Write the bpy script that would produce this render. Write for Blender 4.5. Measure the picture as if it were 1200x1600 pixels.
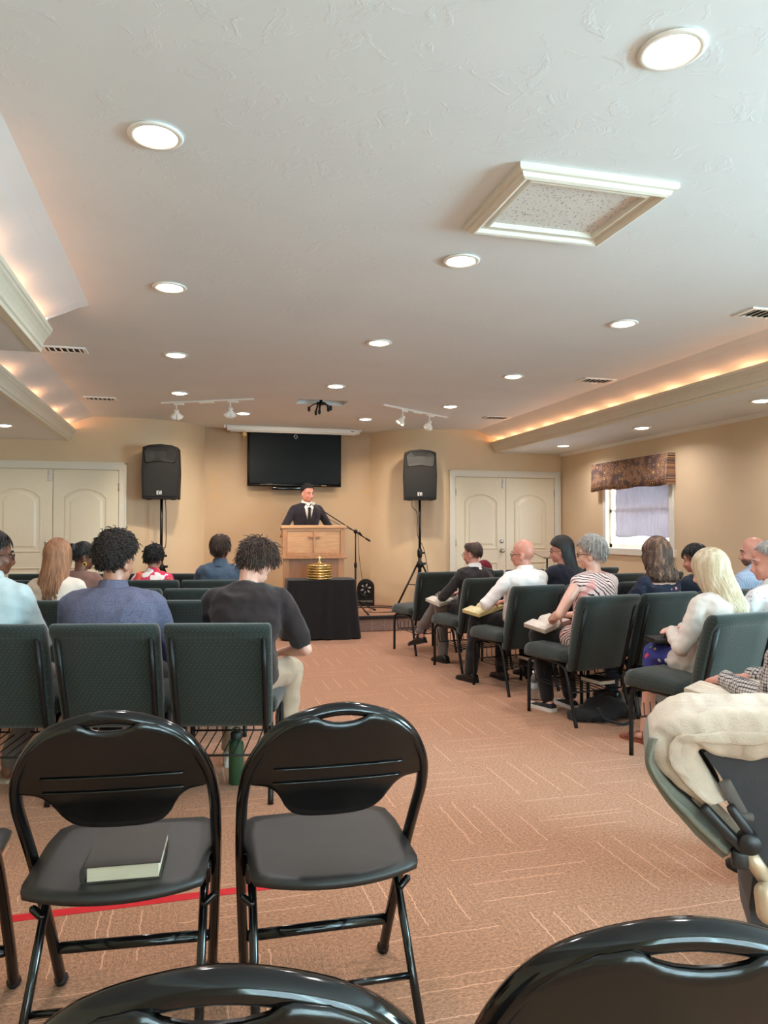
import bpy, bmesh, math, random
from mathutils import Vector, Matrix, Euler, noise
R = math.radians
random.seed(7)
for o in list(bpy.data.objects):
    bpy.data.objects.remove(o)
S = bpy.context.scene
COL = S.collection

# ------------------------------------------------------------------ camera, world, light, exposure
CAM_Z = 1.27
cam_d = bpy.data.cameras.new('camera'); cam = bpy.data.objects.new('camera', cam_d); COL.objects.link(cam)
cam.location = (0, 0, CAM_Z); cam.rotation_euler = (R(90 + 1.395), 0, R(-14.617))
cam_d.sensor_width = 36; cam_d.lens = 1150 * 36 / 1600; cam_d.clip_start = 0.03; cam_d.clip_end = 200
S.camera = cam
S.view_settings.view_transform = 'Standard'; S.view_settings.look = 'None'
S.view_settings.gamma = 1; S.view_settings.use_curve_mapping = False
S.view_settings.exposure = 0.17
W = bpy.data.worlds.new('daylight'); S.world = W; W.use_nodes = True
W.node_tree.nodes['Background'].inputs[0].default_value = (0.80, 0.90, 1.0, 1)
W.node_tree.nodes['Background'].inputs[1].default_value = 6.0
try:
    S.cycles.use_denoising = True
    S.cycles.max_bounces = 8; S.cycles.diffuse_bounces = 5; S.cycles.glossy_bounces = 4
    S.cycles.transmission_bounces = 6; S.cycles.transparent_max_bounces = 12
    S.cycles.sample_clamp_indirect = 6.0
    S.cycles.caustics_reflective = False; S.cycles.caustics_refractive = False
except Exception:
    pass
CAN_W = 9.5            # each recessed can
CAN_COL = (1.0, 0.95, 0.95)
COVE_W = 1.5
COVE_COL = (1.0, 0.45, 0.24)
def light(name, kind, loc, power, color, rot=(0, 0, 0), size=.1, size_y=None, parent=None, spread=None, shape=None):
    d = bpy.data.lights.new(name, kind); d.energy = power; d.color = color
    if kind == 'AREA':
        d.shape = shape or ('RECTANGLE' if size_y else 'DISK'); d.size = size
        if size_y: d.size_y = size_y
        if spread: d.spread = spread
    else:
        d.shadow_soft_size = size
    o = bpy.data.objects.new(name, d); COL.objects.link(o); o.location = loc; o.rotation_euler = rot
    if parent: o.parent = parent
    return o
# daylight entering by the windows of the rear wall and the side wall behind the photographer
light('daylight_rear', 'AREA', (1.5, -2.58, 1.5), 1250, (0.47, 0.86, 1.0), (R(-90), 0, 0), 3.6, 1.5)
light('daylight_side', 'AREA', (5.52, 0.2, 1.55), 470, (0.49, 0.86, 1.0), (0, R(90), 0), 1.3, 2.2)
light('daylight_window', 'AREA', (5.60, 8.19, 1.45), 70, (0.80, 0.93, 1.0), (0, R(90), 0), 0.9, 1.3)

# ------------------------------------------------------------------ helpers
def lin(c):
    f = lambda v: (v / 12.92 if v <= .04045 else ((v + .055) / 1.055) ** 2.4)
    return tuple(f(v / 255) for v in c) + (1,)
MATS = {}
class NT:
    """small wrapper for building node trees"""
    def __init__(s, name):
        s.m = bpy.data.materials.new(name); s.m.use_nodes = True; s.t = s.m.node_tree
        s.b = s.t.nodes['Principled BSDF']; MATS[name] = s.m
    def n(s, typ, **kw):
        x = s.t.nodes.new(typ)
        for k, v in kw.items(): setattr(x, k, v)
        return x
    def l(s, a, b): s.t.links.new(a, b)
    def coord(s, kind='Object', scale=(1, 1, 1), rot=(0, 0, 0)):
        c = s.n('ShaderNodeTexCoord'); m = s.n('ShaderNodeMapping')
        m.inputs['Scale'].default_value = scale; m.inputs['Rotation'].default_value = rot
        s.l(c.outputs[kind], m.inputs[0]); return m.outputs[0]
    def noise(s, co, scale, detail=3, rough=.5, dist=0):
        x = s.n('ShaderNodeTexNoise'); x.inputs['Scale'].default_value = scale
        x.inputs['Detail'].default_value = detail; x.inputs['Roughness'].default_value = rough
        x.inputs['Distortion'].default_value = dist; s.l(co, x.inputs['Vector']); return x.outputs['Fac']
    def voro(s, co, scale, feature='F1', rnd=1, out='Distance'):
        x = s.n('ShaderNodeTexVoronoi', feature=feature); x.inputs['Scale'].default_value = scale
        x.inputs['Randomness'].default_value = rnd; s.l(co, x.inputs['Vector']); return x.outputs[out]
    def ramp(s, fac, stops, interp='LINEAR'):
        x = s.n('ShaderNodeValToRGB'); x.color_ramp.interpolation = interp
        e = x.color_ramp.elements
        while len(e) < len(stops): e.new(.5)
        for el, (p, c) in zip(e, stops):
            el.position = p; el.color = c if len(c) == 4 else tuple(c) + (1,)
        s.l(fac, x.inputs[0]); return x.outputs[0]
    def mix(s, fac, a, b, blend='MIX'):
        x = s.n('ShaderNodeMix', data_type='RGBA', blend_type=blend)
        for i, v in ((0, fac), (6, a), (7, b)):
            if isinstance(v, (int, float)): x.inputs[i].default_value = v
            elif isinstance(v, tuple): x.inputs[i].default_value = v
            else: s.l(v, x.inputs[i])
        return x.outputs[2]
    def math(s, op, a, b=0., c=None):
        x = s.n('ShaderNodeMath', operation=op)
        for i, v in enumerate((a, b, c)):
            if v is None: continue
            if isinstance(v, (int, float)): x.inputs[i].default_value = v
            else: s.l(v, x.inputs[i])
        return x.outputs[0]
    def bump(s, h, strength=.2, dist=.01):
        x = s.n('ShaderNodeBump'); x.inputs['Strength'].default_value = strength
        x.inputs['Distance'].default_value = dist; s.l(h, x.inputs['Height'])
        s.l(x.outputs[0], s.b.inputs['Normal']); return x
    def set(s, col=None, rough=None, metal=None, spec=None):
        if col is not None:
            if isinstance(col, tuple): s.b.inputs['Base Color'].default_value = col
            else: s.l(col, s.b.inputs['Base Color'])
        if rough is not None: s.b.inputs['Roughness'].default_value = rough
        if metal is not None: s.b.inputs['Metallic'].default_value = metal
        if spec is not None: s.b.inputs['Specular IOR Level'].default_value = spec
        return s.m

def simple(name, rgb, rough=.6, metal=0, var=.06, vscale=30, bump=0, bscale=200, spec=.5):
    """plain procedural material: faint noise in the colour, optional fine relief"""
    if name in MATS: return MATS[name]
    t = NT(name); co = t.coord(); c = lin(rgb)
    lo = tuple(v * (1 - var) for v in c[:3]) + (1,); hi = tuple(min(1, v * (1 + var)) for v in c[:3]) + (1,)
    t.set(t.ramp(t.noise(co, vscale), [(.3, lo), (.7, hi)]), rough, metal, spec)
    if bump: t.bump(t.noise(co, bscale, 2), bump, .004)
    return t.m
def fabric(name, rgb, rough=.9, weave=600, var=.1, bump=.25):
    if name in MATS: return MATS[name]
    t = NT(name); co = t.coord(); c = lin(rgb)
    lo = tuple(v * (1 - var) for v in c[:3]) + (1,); hi = tuple(min(1, v * (1 + var)) for v in c[:3]) + (1,)
    n = t.noise(co, 260, 2); n2 = t.noise(co, 14, 3)
    t.set(t.mix(.5, t.ramp(n, [(.3, lo), (.7, hi)]), t.ramp(n2, [(.3, lo), (.7, hi)])), rough, 0, .25)
    t.bump(t.math('ADD', t.math('MULTIPLY', n, .3), t.noise(co, 22, 3, .6, .6)), bump, .012)
    t.b.inputs['Sheen Weight'].default_value = .15
    return t.m

def V(*a): return Vector(a)
class MB:
    """collects shapes for ONE mesh object"""
    def __init__(s): s.v = []; s.f = []; s.s = []; s.m = []; s.mi = 0
    def add(s, vs, fs, smooth=False):
        o = len(s.v); s.v += [tuple(p) for p in vs]
        for f in fs: s.f.append(tuple(i + o for i in f)); s.s.append(smooth); s.m.append(s.mi)
        return s
    def box(s, c, d, rot=None):
        x, y, z = d[0] / 2, d[1] / 2, d[2] / 2
        vs = [V(a * x, b * y, e * z) for e in (-1, 1) for b in (-1, 1) for a in (-1, 1)]
        M = Euler(rot).to_matrix() if rot else None
        vs = [(M @ p if M else p) + Vector(c) for p in vs]
        return s.add(vs, [(0, 2, 3, 1), (4, 5, 7, 6), (0, 1, 5, 4), (2, 6, 7, 3), (0, 4, 6, 2), (1, 3, 7, 5)])
    def rbox(s, c, d, r, seg=2, rot=None, smooth=True):
        bm = bmesh.new(); bmesh.ops.create_cube(bm, size=1)
        for v in bm.verts: v.co = Vector((v.co.x * d[0], v.co.y * d[1], v.co.z * d[2]))
        bmesh.ops.bevel(bm, geom=bm.edges[:], offset=min(r, min(d) * .49), segments=seg, profile=.5, affect='EDGES')
        bm.verts.ensure_lookup_table()
        M = Euler(rot).to_matrix() if rot else Matrix.Identity(3)
        s.add([M @ v.co + Vector(c) for v in bm.verts], [[v.index for v in f.verts] for f in bm.faces], smooth)
        bm.free(); return s
    def tube(s, path, r, n=8, closed=False, caps=True, flat=1.0, up=None):
        P = [Vector(p) for p in path]; k = len(P)
        rr = [r] * k if isinstance(r, (int, float)) else list(r)
        T = []
        for i in range(k):
            a = P[(i - 1) % k] if (closed or i > 0) else P[i]
            b = P[(i + 1) % k] if (closed or i < k - 1) else P[i]
            t = (b - a); T.append(t.normalized() if t.length > 1e-9 else V(0, 0, 1))
        u = Vector(up) if up else (V(0, 0, 1) if abs(T[0].z) < .9 else V(1, 0, 0))
        u = (u - T[0] * u.dot(T[0])).normalized()
        vs = []
        for i in range(k):
            u = (u - T[i] * u.dot(T[i]))
            u = u.normalized() if u.length > 1e-6 else T[i].orthogonal().normalized()
            w = T[i].cross(u)
            for j in range(n):
                a = 2 * math.pi * j / n
                vs.append(P[i] + (u * math.cos(a) * flat + w * math.sin(a)) * rr[i])
        fs = []
        for i in range(k if closed else k - 1):
            for j in range(n):
                a = i * n + j; b = i * n + (j + 1) % n; i2 = ((i + 1) % k) * n
                fs.append((a, b, i2 + (j + 1) % n, i2 + j))
        s.add(vs, fs, True)
        if caps and not closed:
            o = len(s.v) - len(vs)
            for ring in (list(range(n))[::-1], list(range((k - 1) * n, k * n))):
                s.f.append(tuple(i + o for i in ring)); s.s.append(False); s.m.append(s.mi)
        return s
    def lathe(s, prof, n=24, M=None, smooth=True):
        vs = []
        for (r, z) in prof:
            for j in range(n):
                a = 2 * math.pi * j / n; vs.append(V(max(r, 1e-4) * math.cos(a), max(r, 1e-4) * math.sin(a), z))
        if M: vs = [M @ p for p in vs]
        fs = []
        for i in range(len(prof) - 1):
            for j in range(n):
                fs.append((i * n + j, i * n + (j + 1) % n, (i + 1) * n + (j + 1) % n, (i + 1) * n + j))
        fs.append(tuple(range(n))[::-1]); fs.append(tuple(range((len(prof) - 1) * n, len(prof) * n)))
        return s.add(vs, fs, smooth)
    def ell(s, c, r, rot=None, nu=14, nv=9):
        vs = []; fs = []
        M = rot if isinstance(rot, Matrix) else (Euler(rot).to_matrix() if rot else Matrix.Identity(3))
        r = (r, r, r) if isinstance(r, (int, float)) else r
        for i in range(nv + 1):
            t = math.pi * i / nv
            for j in range(nu):
                p = 2 * math.pi * j / nu
                vs.append(M @ V(r[0] * math.sin(t) * math.cos(p), r[1] * math.sin(t) * math.sin(p), -r[2] * math.cos(t)) + Vector(c))
        for i in range(nv):
            for j in range(nu):
                fs.append((i * nu + j, i * nu + (j + 1) % nu, (i + 1) * nu + (j + 1) % nu, (i + 1) * nu + j))
        return s.add(vs, fs, True)
    def cap(s, a, b, ra, rb, n=12):
        """tapered capsule with round ends"""
        a = Vector(a); b = Vector(b); d = (b - a); L = d.length
        if L < 1e-6: return s.ell(a, ra)
        d /= L; path = []; rr = []
        for k in range(4):
            t = math.pi / 2 * (1 - k / 4); path.append(a - d * ra * math.sin(t)); rr.append(max(ra * math.cos(t), 1e-3))
        for k in range(4):
            t = k / 3; path.append(a.lerp(b, t)); rr.append(ra + (rb - ra) * t)
        for k in range(1, 5):
            t = math.pi / 2 * k / 4; path.append(b + d * rb * math.sin(t)); rr.append(max(rb * math.cos(t), 1e-3))
        return s.tube(path, rr, n)
    def chain(s, pts, rs, n=12):
        for i in range(len(pts) - 1): s.cap(pts[i], pts[i + 1], rs[i], rs[i + 1], n)
        return s
    def loft(s, rings, smooth=True, caps=True):
        n = len(rings[0]); vs = [p for r in rings for p in r]; fs = []
        for i in range(len(rings) - 1):
            for j in range(n):
                fs.append((i * n + j, i * n + (j + 1) % n, (i + 1) * n + (j + 1) % n, (i + 1) * n + j))
        s.add(vs, fs, smooth)
        if caps:
            o = len(s.v) - len(vs)
            for ring in (list(range(n))[::-1], list(range((len(rings) - 1) * n, len(rings) * n))):
                s.f.append(tuple(i + o for i in ring)); s.s.append(False); s.m.append(s.mi)
        return s
    def prism(s, pts, h0, h1, M=None, smooth=False):
        """outline in local xy, extruded h0..h1 in local z, then M"""
        n = len(pts); vs = [V(p[0], p[1], h0) for p in pts] + [V(p[0], p[1], h1) for p in pts]
        if M: vs = [M @ v for v in vs]
        s.add(vs, [tuple(range(n))[::-1], tuple(range(n, 2 * n))])
        o = len(s.v) - 2 * n
        for i in range(n):
            j = (i + 1) % n; s.f.append((o + i, o + j, o + n + j, o + n + i)); s.s.append(smooth); s.m.append(s.mi)
        return s
    def xf(s, M): s.v = [tuple(M @ Vector(p)) for p in s.v]; return s
    def mesh(s, name, mats):
        me = bpy.data.meshes.new(name); me.from_pydata(s.v, [], s.f)
        me.polygons.foreach_set('use_smooth', s.s)
        for m in (mats if isinstance(mats, (list, tuple)) else [mats]): me.materials.append(m)
        if any(s.m): me.polygons.foreach_set('material_index', s.m)
        me.update(); return me
    def build(s, name, mats, parent=None, loc=None, rot=None, fix=True):
        me = s.mesh(name, mats)
        if fix:
            bm = bmesh.new(); bm.from_mesh(me); bmesh.ops.recalc_face_normals(bm, faces=bm.faces[:]); bm.to_mesh(me); bm.free()
        return link(name, me, parent, loc, rot)
def link(name, me, parent=None, loc=None, rot=None):
    o = bpy.data.objects.new(name, me); COL.objects.link(o)
    if parent: o.parent = parent
    if loc: o.location = loc
    if rot: o.rotation_euler = rot
    return o
def tag(o, label=None, cat=None, group=None, kind=None):
    if label: o['label'] = label
    if cat: o['category'] = cat
    if group: o['group'] = group
    if kind: o['kind'] = kind
    return o
def thing(name, label, cat, loc=(0, 0, 0), rotz=0, group=None, kind=None):
    o = bpy.data.objects.new(name, None); COL.objects.link(o); o.empty_display_size = .1
    o.location = loc; o.rotation_euler = (0, 0, rotz); return tag(o, label, cat, group, kind)
KIDS = {}
def kids(o):
    return [c for c in o.children]
def dup(root, loc, rotz, label=None, group=None):
    r = root.copy(); COL.objects.link(r); r.location = loc; r.rotation_euler = (0, 0, rotz)
    if label: r['label'] = label
    if group: r['group'] = group
    for ch in KIDS.setdefault(root.name, list(root.children)):
        c = ch.copy(); COL.objects.link(c); c.parent = r
        for g in KIDS.setdefault(ch.name, list(ch.children)):
            d = g.copy(); COL.objects.link(d); d.parent = c
    return r
def smoothstep(t): t = max(0, min(1, t)); return t * t * (3 - 2 * t)
def catmull(pts, k=6, closed=False):
    P = [Vector(p) for p in pts]; n = len(P); out = []
    rng = range(n) if closed else range(n - 1)
    for i in rng:
        p0 = P[(i - 1) % n] if (closed or i > 0) else P[i]; p1 = P[i]; p2 = P[(i + 1) % n]
        p3 = P[(i + 2) % n] if (closed or i < n - 2) else P[(i + 1) % n]
        for j in range(k):
            t = j / k
            out.append(.5 * ((2 * p1) + (p2 - p0) * t + (2 * p0 - 5 * p1 + 4 * p2 - p3) * t * t + (3 * p1 - p0 - 3 * p2 + p3) * t ** 3))
    if not closed: out.append(P[-1])
    return out

# ------------------------------------------------------------------ surface materials
def mat_wall():
    t = NT('wall_paint'); co = t.coord('Object')
    c1, c2 = lin((220, 195, 162)), lin((213, 188, 155))
    t.set(t.ramp(t.noise(co, 1.5, 3), [(.35, c1), (.65, c2)]), .55, 0, .35)
    t.bump(t.noise(co, 60, 4), .06, .004); return t.m
def mat_stage():
    t = NT('stage_wall_paint'); co = t.coord('Object')
    base = t.ramp(t.noise(co, 1.2, 3), [(.35, lin((190, 160, 128))), (.65, lin((183, 153, 121)))])
    leaf = t.ramp(t.noise(co, 5.5, 5, .62, 1.6), [(.56, (0, 0, 0)), (.60, (1, 1, 1))])
    patch = t.ramp(t.noise(co, 1.1, 1), [(.45, (0, 0, 0)), (.6, (1, 1, 1))])
    f = t.math('MULTIPLY', t.math('MULTIPLY', leaf, patch), .45)
    t.set(t.mix(f, base, lin((198, 154, 90))), .5, 0, .35); return t.m
def mat_ceiling():
    t = NT('ceiling_plaster'); co = t.coord('Object')
    t.set(t.ramp(t.noise(co, 2, 2), [(.3, lin((225, 231, 234))), (.7, lin((229, 235, 238)))]), .7, 0, .3)
    a = t.ramp(t.noise(co, 9, 5, .62, .8), [(.55, (0, 0, 0)), (.62, (1, 1, 1))])
    b = t.ramp(t.noise(co, 28, 3, .6, .4), [(.52, (0, 0, 0)), (.6, (1, 1, 1))])
    t.bump(t.math('ADD', t.math('MULTIPLY', a, .7), t.math('MULTIPLY', t.math('MULTIPLY', a, b), .6)), .17, .006); return t.m
def mat_carpet(name, base, lines=True, wob=.006):
    t = NT(name); tc = t.n('ShaderNodeTexCoord'); oi = t.n('ShaderNodeObjectInfo'); co = tc.outputs['Object']
    sx = t.n('ShaderNodeSeparateXYZ'); t.l(co, sx.inputs[0]); x, y = sx.outputs[0], sx.outputs[1]; rnd = oi.outputs['Random']
    c = lin(base)
    lo = tuple(v * .52 for v in c[:3]) + (1,); hi = tuple(min(1, v * 1.48) for v in c[:3]) + (1,)
    st = t.n('ShaderNodeMapping'); st.inputs['Scale'].default_value = (190, 80, 150); t.l(co, st.inputs[0])
    fine = t.noise(st.outputs[0], 1.0, 2, .6)
    mid = t.noise(co, 55, 2)
    col = t.mix(.22, t.ramp(fine, [(.32, lo), (.68, hi)]), t.ramp(mid, [(.3, lo), (.7, hi)]))
    # soft tonal stripes of the weave
    band = t.n('ShaderNodeTexWave', bands_direction='X'); band.inputs['Scale'].default_value = 14; band.inputs['Distortion'].default_value = 3
    t.l(co, band.inputs[0]); col = t.mix(.10, col, t.ramp(band.outputs['Fac'], [(0, lo), (1, hi)]))
    if lines:
        acc = None
        cb = t.n('ShaderNodeCombineXYZ'); t.l(t.math('MULTIPLY', rnd, 37.), cb.inputs[0]); t.l(t.math('MULTIPLY', y, 26.), cb.inputs[1])
        wn = t.noise(cb.outputs[0], 1, 2, .6)
        u = t.math('ADD', x, t.math('MULTIPLY', t.math('SUBTRACT', wn, .5), wob * 3.2))
        for i, (p0, a, b) in enumerate(((-.155, -.25, .17), (-.02, -.13, .25), (.045, -.25, .20), (.17, -.25, .05))):
            sh = t.math('MULTIPLY', t.math('SUBTRACT', t.math('FRACT', t.math('MULTIPLY', rnd, 7.3 + 3.1 * i)), .5), .09)
            d = t.math('ABSOLUTE', t.math('SUBTRACT', t.math('SUBTRACT', u, p0), sh))
            ln = t.math('LESS_THAN', d, .0020)
            sh2 = t.math('MULTIPLY', t.math('SUBTRACT', t.math('FRACT', t.math('MULTIPLY', rnd, 17.7 + 5.3 * i)), .5), .16)
            yy = t.math('ADD', y, sh2)
            w = t.math('MULTIPLY', t.math('GREATER_THAN', yy, a), t.math('LESS_THAN', yy, b))
            k = t.math('MULTIPLY', ln, w); acc = k if acc is None else t.math('MAXIMUM', acc, k)
        lightc = tuple(min(1, v * 1.9 + .10) for v in c[:3]) + (1,)
        col = t.mix(t.math('MULTIPLY', acc, .62), col, lightc)
    t.set(col, .97, 0, .1); t.bump(t.math('ADD', fine, t.math('MULTIPLY', mid, .6)), .55, .006)
    t.b.inputs['Sheen Weight'].default_value = .1
    return t.m
M_WALL, M_STAGE, M_CEIL = mat_wall(), mat_stage(), mat_ceiling()
M_CARPET = mat_carpet('carpet_tile_loop_pile', (174, 128, 100))
M_CARPET_PLAIN = mat_carpet('carpet_plain', (174, 128, 100), False)
M_RISER = mat_carpet('riser_carpet', (150, 128, 118))
M_TRIM = simple('trim_cream_enamel', (224, 220, 208), .38, var=.02)
M_CROWN = simple('crown_cream_paint', (224, 217, 199), .45, var=.03)
M_DOOR = simple('door_cream_enamel', (229, 220, 196), .33, var=.015, bump=.03, bscale=300)
M_WHITE = simple('white_enamel', (236, 234, 228), .4, var=.02)
M_BLACKM = simple('black_metal', (20, 20, 21), .35, .3, .1)
M_RUBBER = simple('black_rubber', (24, 22, 22), .7, 0, .1)
M_CHROME = simple('brushed_chrome', (190, 190, 188), .25, 1, .05)
def emis(name, rgb, k):
    t = NT(name); t.set((*rgb, 1), .5)
    t.b.inputs['Emission Color'].default_value = (*rgb, 1); t.b.inputs['Emission Strength'].default_value = k; return t.m
M_LENS = emis('lit_lamp_lens', (1.0, .90, .74), 14)
M_BULB = emis('lit_cove_bulb', (1.0, .55, .25), 6)
M_SPOTFACE = emis('lit_spot_face', (1.0, .86, .62), 6)

# ------------------------------------------------------------------ room shell
CZ, SZ = 2.74, 2.42          # main ceiling, dropped side soffits
XL, XR, YB = -2.80, 5.43, -2.60
YF, YR = 10.15, 10.82        # door walls, recess wall behind the platform
PZ, PY = .18, 9.03           # platform height and front edge
def struct(name, mb, m, parent=None, loc=None):
    o = mb.build(name, m, parent, loc)
    if not parent: o['kind'] = 'structure'
    return o
floor = struct('floor', MB().box(((XL + XR) / 2, (YB + YR) / 2, -.055), (XR - XL + .4, YR - YB + .6, .098)), M_CARPET_PLAIN)
# carpet tiles laid quarter-turn, half a metre each: those the photo can show
T = .5
tile_bm = MB().rbox((0, 0, -.0028), (T - .0003, T - .0003, .0056), .0003, 1, smooth=False)
tile_me = tile_bm.mesh('carpet_tile', M_CARPET)
for i in range(-6, 12):
    for j in range(1, 19):
        cx, cy = .22 + i * T, .03 + j * T
        if cy + T / 2 > PY + .001 or cx - T / 2 < XL or cx + T / 2 > XR: continue
        if cx < -.235 * cy - .75 or cx > .905 * cy + .75: continue
        o = link('carpet_tile', tile_me, floor, (cx, cy, 0), (0, 0, R(90) * ((i + j) % 2) + R(180) * ((i * 7 + j * 3) % 2)))

# flank walls curve back from the door walls to the recess behind the platform
cl = [(-.80, YF), (-.62, 10.165), (-.45, 10.205), (-.30, 10.27), (-.17, 10.36), (-.07, 10.46), (.02, 10.57), (.10, 10.69), (.17, YR)]
cr = [(2.78 - p[0], p[1]) for p in cl]
def wall_strip(name, pts, m, th=.12, z0=-.02, z1=CZ + .08, flip=1):
    mb = MB(); n = len(pts)
    for i in range(n - 1):
        a, b = pts[i], pts[i + 1]
        mb.add([(a[0], a[1], z0), (b[0], b[1], z0), (b[0], b[1], z1), (a[0], a[1], z1)], [(0, 1, 2, 3)], n > 3)
        mb.add([(a[0], a[1] + th, z0), (b[0], b[1] + th, z0), (b[0], b[1] + th, z1), (a[0], a[1] + th, z1)], [(3, 2, 1, 0)], n > 3)
    bm = bmesh.new(); bm.from_mesh(mb.mesh(name, m)); bmesh.ops.remove_doubles(bm, verts=bm.verts[:], dist=1e-5)
    me = bpy.data.meshes.new(name); bm.to_mesh(me); bm.free(); me.materials.append(m)
    o = link(name, me); o['kind'] = 'structure'; return o
wall_strip('wall_front_left', [(XL - .1, YF), cl[0]] + cl[1:], M_WALL)
wall_strip('wall_front_right', [(p[0], p[1]) for p in cr[::-1]] + [(XR + .1, YF)], M_WALL)
wall_strip('wall_front', [(.165, YR), (2.615, YR)], M_STAGE)
# side and rear walls with their window openings
def wall_x(name, x, y0, y1, holes, m, th=.12, sgn=1):
    mb = MB(); ys = sorted({y0, y1} | {h[0] for h in holes} | {h[1] for h in holes})
    for a, b in zip(ys[:-1], ys[1:]):
        h = [q for q in holes if q[0] <= a and q[1] >= b]
        spans = [(-.02, CZ + .08)] if not h else [(-.02, h[0][2]), (h[0][3], CZ + .08)]
        for z0, z1 in spans: mb.box((x + sgn * th / 2, (a + b) / 2, (z0 + z1) / 2), (th, b - a, z1 - z0))
    return struct(name, mb, m)
WIN = (7.50, 8.86, 1.03, 2.02)
wall_x('wall_right', XR, YB - .1, YR + .1, [WIN, (-.9, 1.3, .95, 2.15)], M_WALL)
wall_x('wall_left', XL, YB - .1, YR + .1, [], M_WALL, sgn=-1)
mb = MB()
for a, b, z0, z1 in ((XL - .1, -.3, -.02, CZ + .08), (3.3, XR + .1, -.02, CZ + .08), (-.3, 3.3, -.02, .75), (-.3, 3.3, 2.25, CZ + .08)):
    mb.box(((a + b) / 2, YB - .06, (z0 + z1) / 2), (b - a, .12, z1 - z0))
struct('wall_rear', mb, M_WALL)

# ceiling: main plane with a square opening for the projector mount
HX0, HX1, HY0, HY1 = 1.16, 1.72, 8.20, 8.52
mb = MB(); z = CZ
BL0, BL1, BR = -.66, -1.24, 4.06     # where the flat ceiling breaks into the coves (near left, far left, right)
YE = 5.14                            # end of the near-left soffit
def cq(x0, x1, y0, y1): mb.box(((x0 + x1) / 2, (y0 + y1) / 2, z + .04), (x1 - x0, y1 - y0, .08))
cq(BL0, BR, YB - .1, YE); cq(BL1, BR, YE, HY0); cq(BL1, HX0, HY0, HY1); cq(HX1, BR, HY0, HY1); cq(BL1, BR, HY1, YR + .15)
ceiling = struct('ceiling', mb, M_CEIL)
mb = MB()
mb.box(((HX0 + HX1) / 2, (HY0 + HY1) / 2, z + .26), (HX1 - HX0 + .04, HY1 - HY0 + .04, .02))
for a, b in ((HX0 - .01, 0), (HX1 + .01, 0)): mb.box((a, (HY0 + HY1) / 2, z + .165), (.02, HY1 - HY0 + .04, .17))
for b in (HY0 - .01, HY1 + .01): mb.box(((HX0 + HX1) / 2, b, z + .165), (HX1 - HX0 + .04, .02, .17))
mb.build('projector_recess', M_CEIL, ceiling)
# dropped soffits along both sides, each with a sloping cove panel behind a crown lip
def soffit(side, xb, y0, y1, wall, endcap=False):
    """side +1: right. xb: x of the ceiling break; lip 20 cm further out"""
    s = side; lip = xb + s * .22; face = xb + s * .29
    MB().box(((face + s * .02 + wall) / 2, (y0 + y1) / 2, SZ + .03), (abs(wall - face) - .02, y1 - y0, .06)).build('soffit', M_CEIL, ceiling)
    back = xb + s * .50
    n = 6; mbp = MB(); pr = []
    for k in range(n + 1):                      # gently hollow slope from the ceiling down to the trough
        t = k / n; pr.append((xb + s * .50 * t, CZ - .215 * (t ** 1.15)))
    for k in range(n):
        a, b = pr[k], pr[k + 1]
        mbp.add([(a[0], y0, a[1]), (b[0], y0, b[1]), (b[0], y1, b[1]), (a[0], y1, a[1])], [(0, 1, 2, 3)], True)
        mbp.add([(a[0], y0, a[1] + .05), (b[0], y0, b[1] + .05), (b[0], y1, b[1] + .05), (a[0], y1, a[1] + .05)], [(3, 2, 1, 0)], True)
    mbp.box((back + s * .02, (y0 + y1) / 2, SZ + .12), (.04, y1 - y0, .16))
    if endcap:                                    # plaster end of the tray
        mbp.prism([(xb - s * .0, CZ + .02), (wall, CZ + .02), (wall, SZ), (face, SZ), (face, SZ + .14), (xb + s * .25, CZ - .10)], y1, y1 + .03,
                  Matrix(((1, 0, 0, 0), (0, 0, 1, 0), (0, 1, 0, 0), (0, 0, 0, 1))))
    o = mbp.build('cove_panel', M_CEIL, ceiling, fix=False)
    return lip, face
def crown(name, side, lip, face, y0, y1, label):
    s = side
    prof = [(face + s * .05, SZ - .005), (face - s * .0, SZ - .005), (face - s * .0, SZ + .022), (face - s * .012, SZ + .028), (face - s * .016, SZ + .05),
            (face - s * .026, SZ + .072), (face - s * .042, SZ + .096), (face - s * .056, SZ + .108), (face - s * .060, SZ + .120), (face - s * .068, SZ + .125),
            (face - s * .070, SZ + .150), (face - s * .045, SZ + .150), (face + s * .0, SZ + .07), (face + s * .05, SZ + .06)]
    M = Matrix(((1, 0, 0, 0), (0, 0, 1, 0), (0, 1, 0, 0), (0, 0, 0, 1)))
    o = MB().prism(prof, y0, y1, M).build(name, M_CROWN); o['kind'] = 'structure'; o['label'] = label; return o
lip, face = soffit(1, BR, YB, YF, XR); crown('trim_1', 1, lip, face, YB, YF, 'cream crown moulding lip of the cove along the right side')
RL = (lip, face)
lip, face = soffit(-1, BL0, YB, YE - .02, XL, True); crown('trim_2', -1, lip, face, YB, YE - .02, 'cream crown moulding lip of the near cove on the left')
LN = (lip, face)
lip, face = soffit(-1, BL1, YE, YF, XL); crown('trim_3', -1, lip, face, YE, YF, 'cream crown moulding lip of the far cove on the left')
LF = (lip, face)
M_BR = simple('trim_white', (233, 229, 220), .45, var=.02)
o = MB().prism([(XR, SZ + .0), (XR - .035, SZ), (XR - .03, SZ - .012), (XR - .012, SZ - .03), (XR, SZ - .04)], YB, YF, Matrix(((1, 0, 0, 0), (0, 0, 1, 0), (0, 1, 0, 0), (0, 0, 0, 1)))).build('trim_4', M_BR)
o['kind'] = 'structure'
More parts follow.
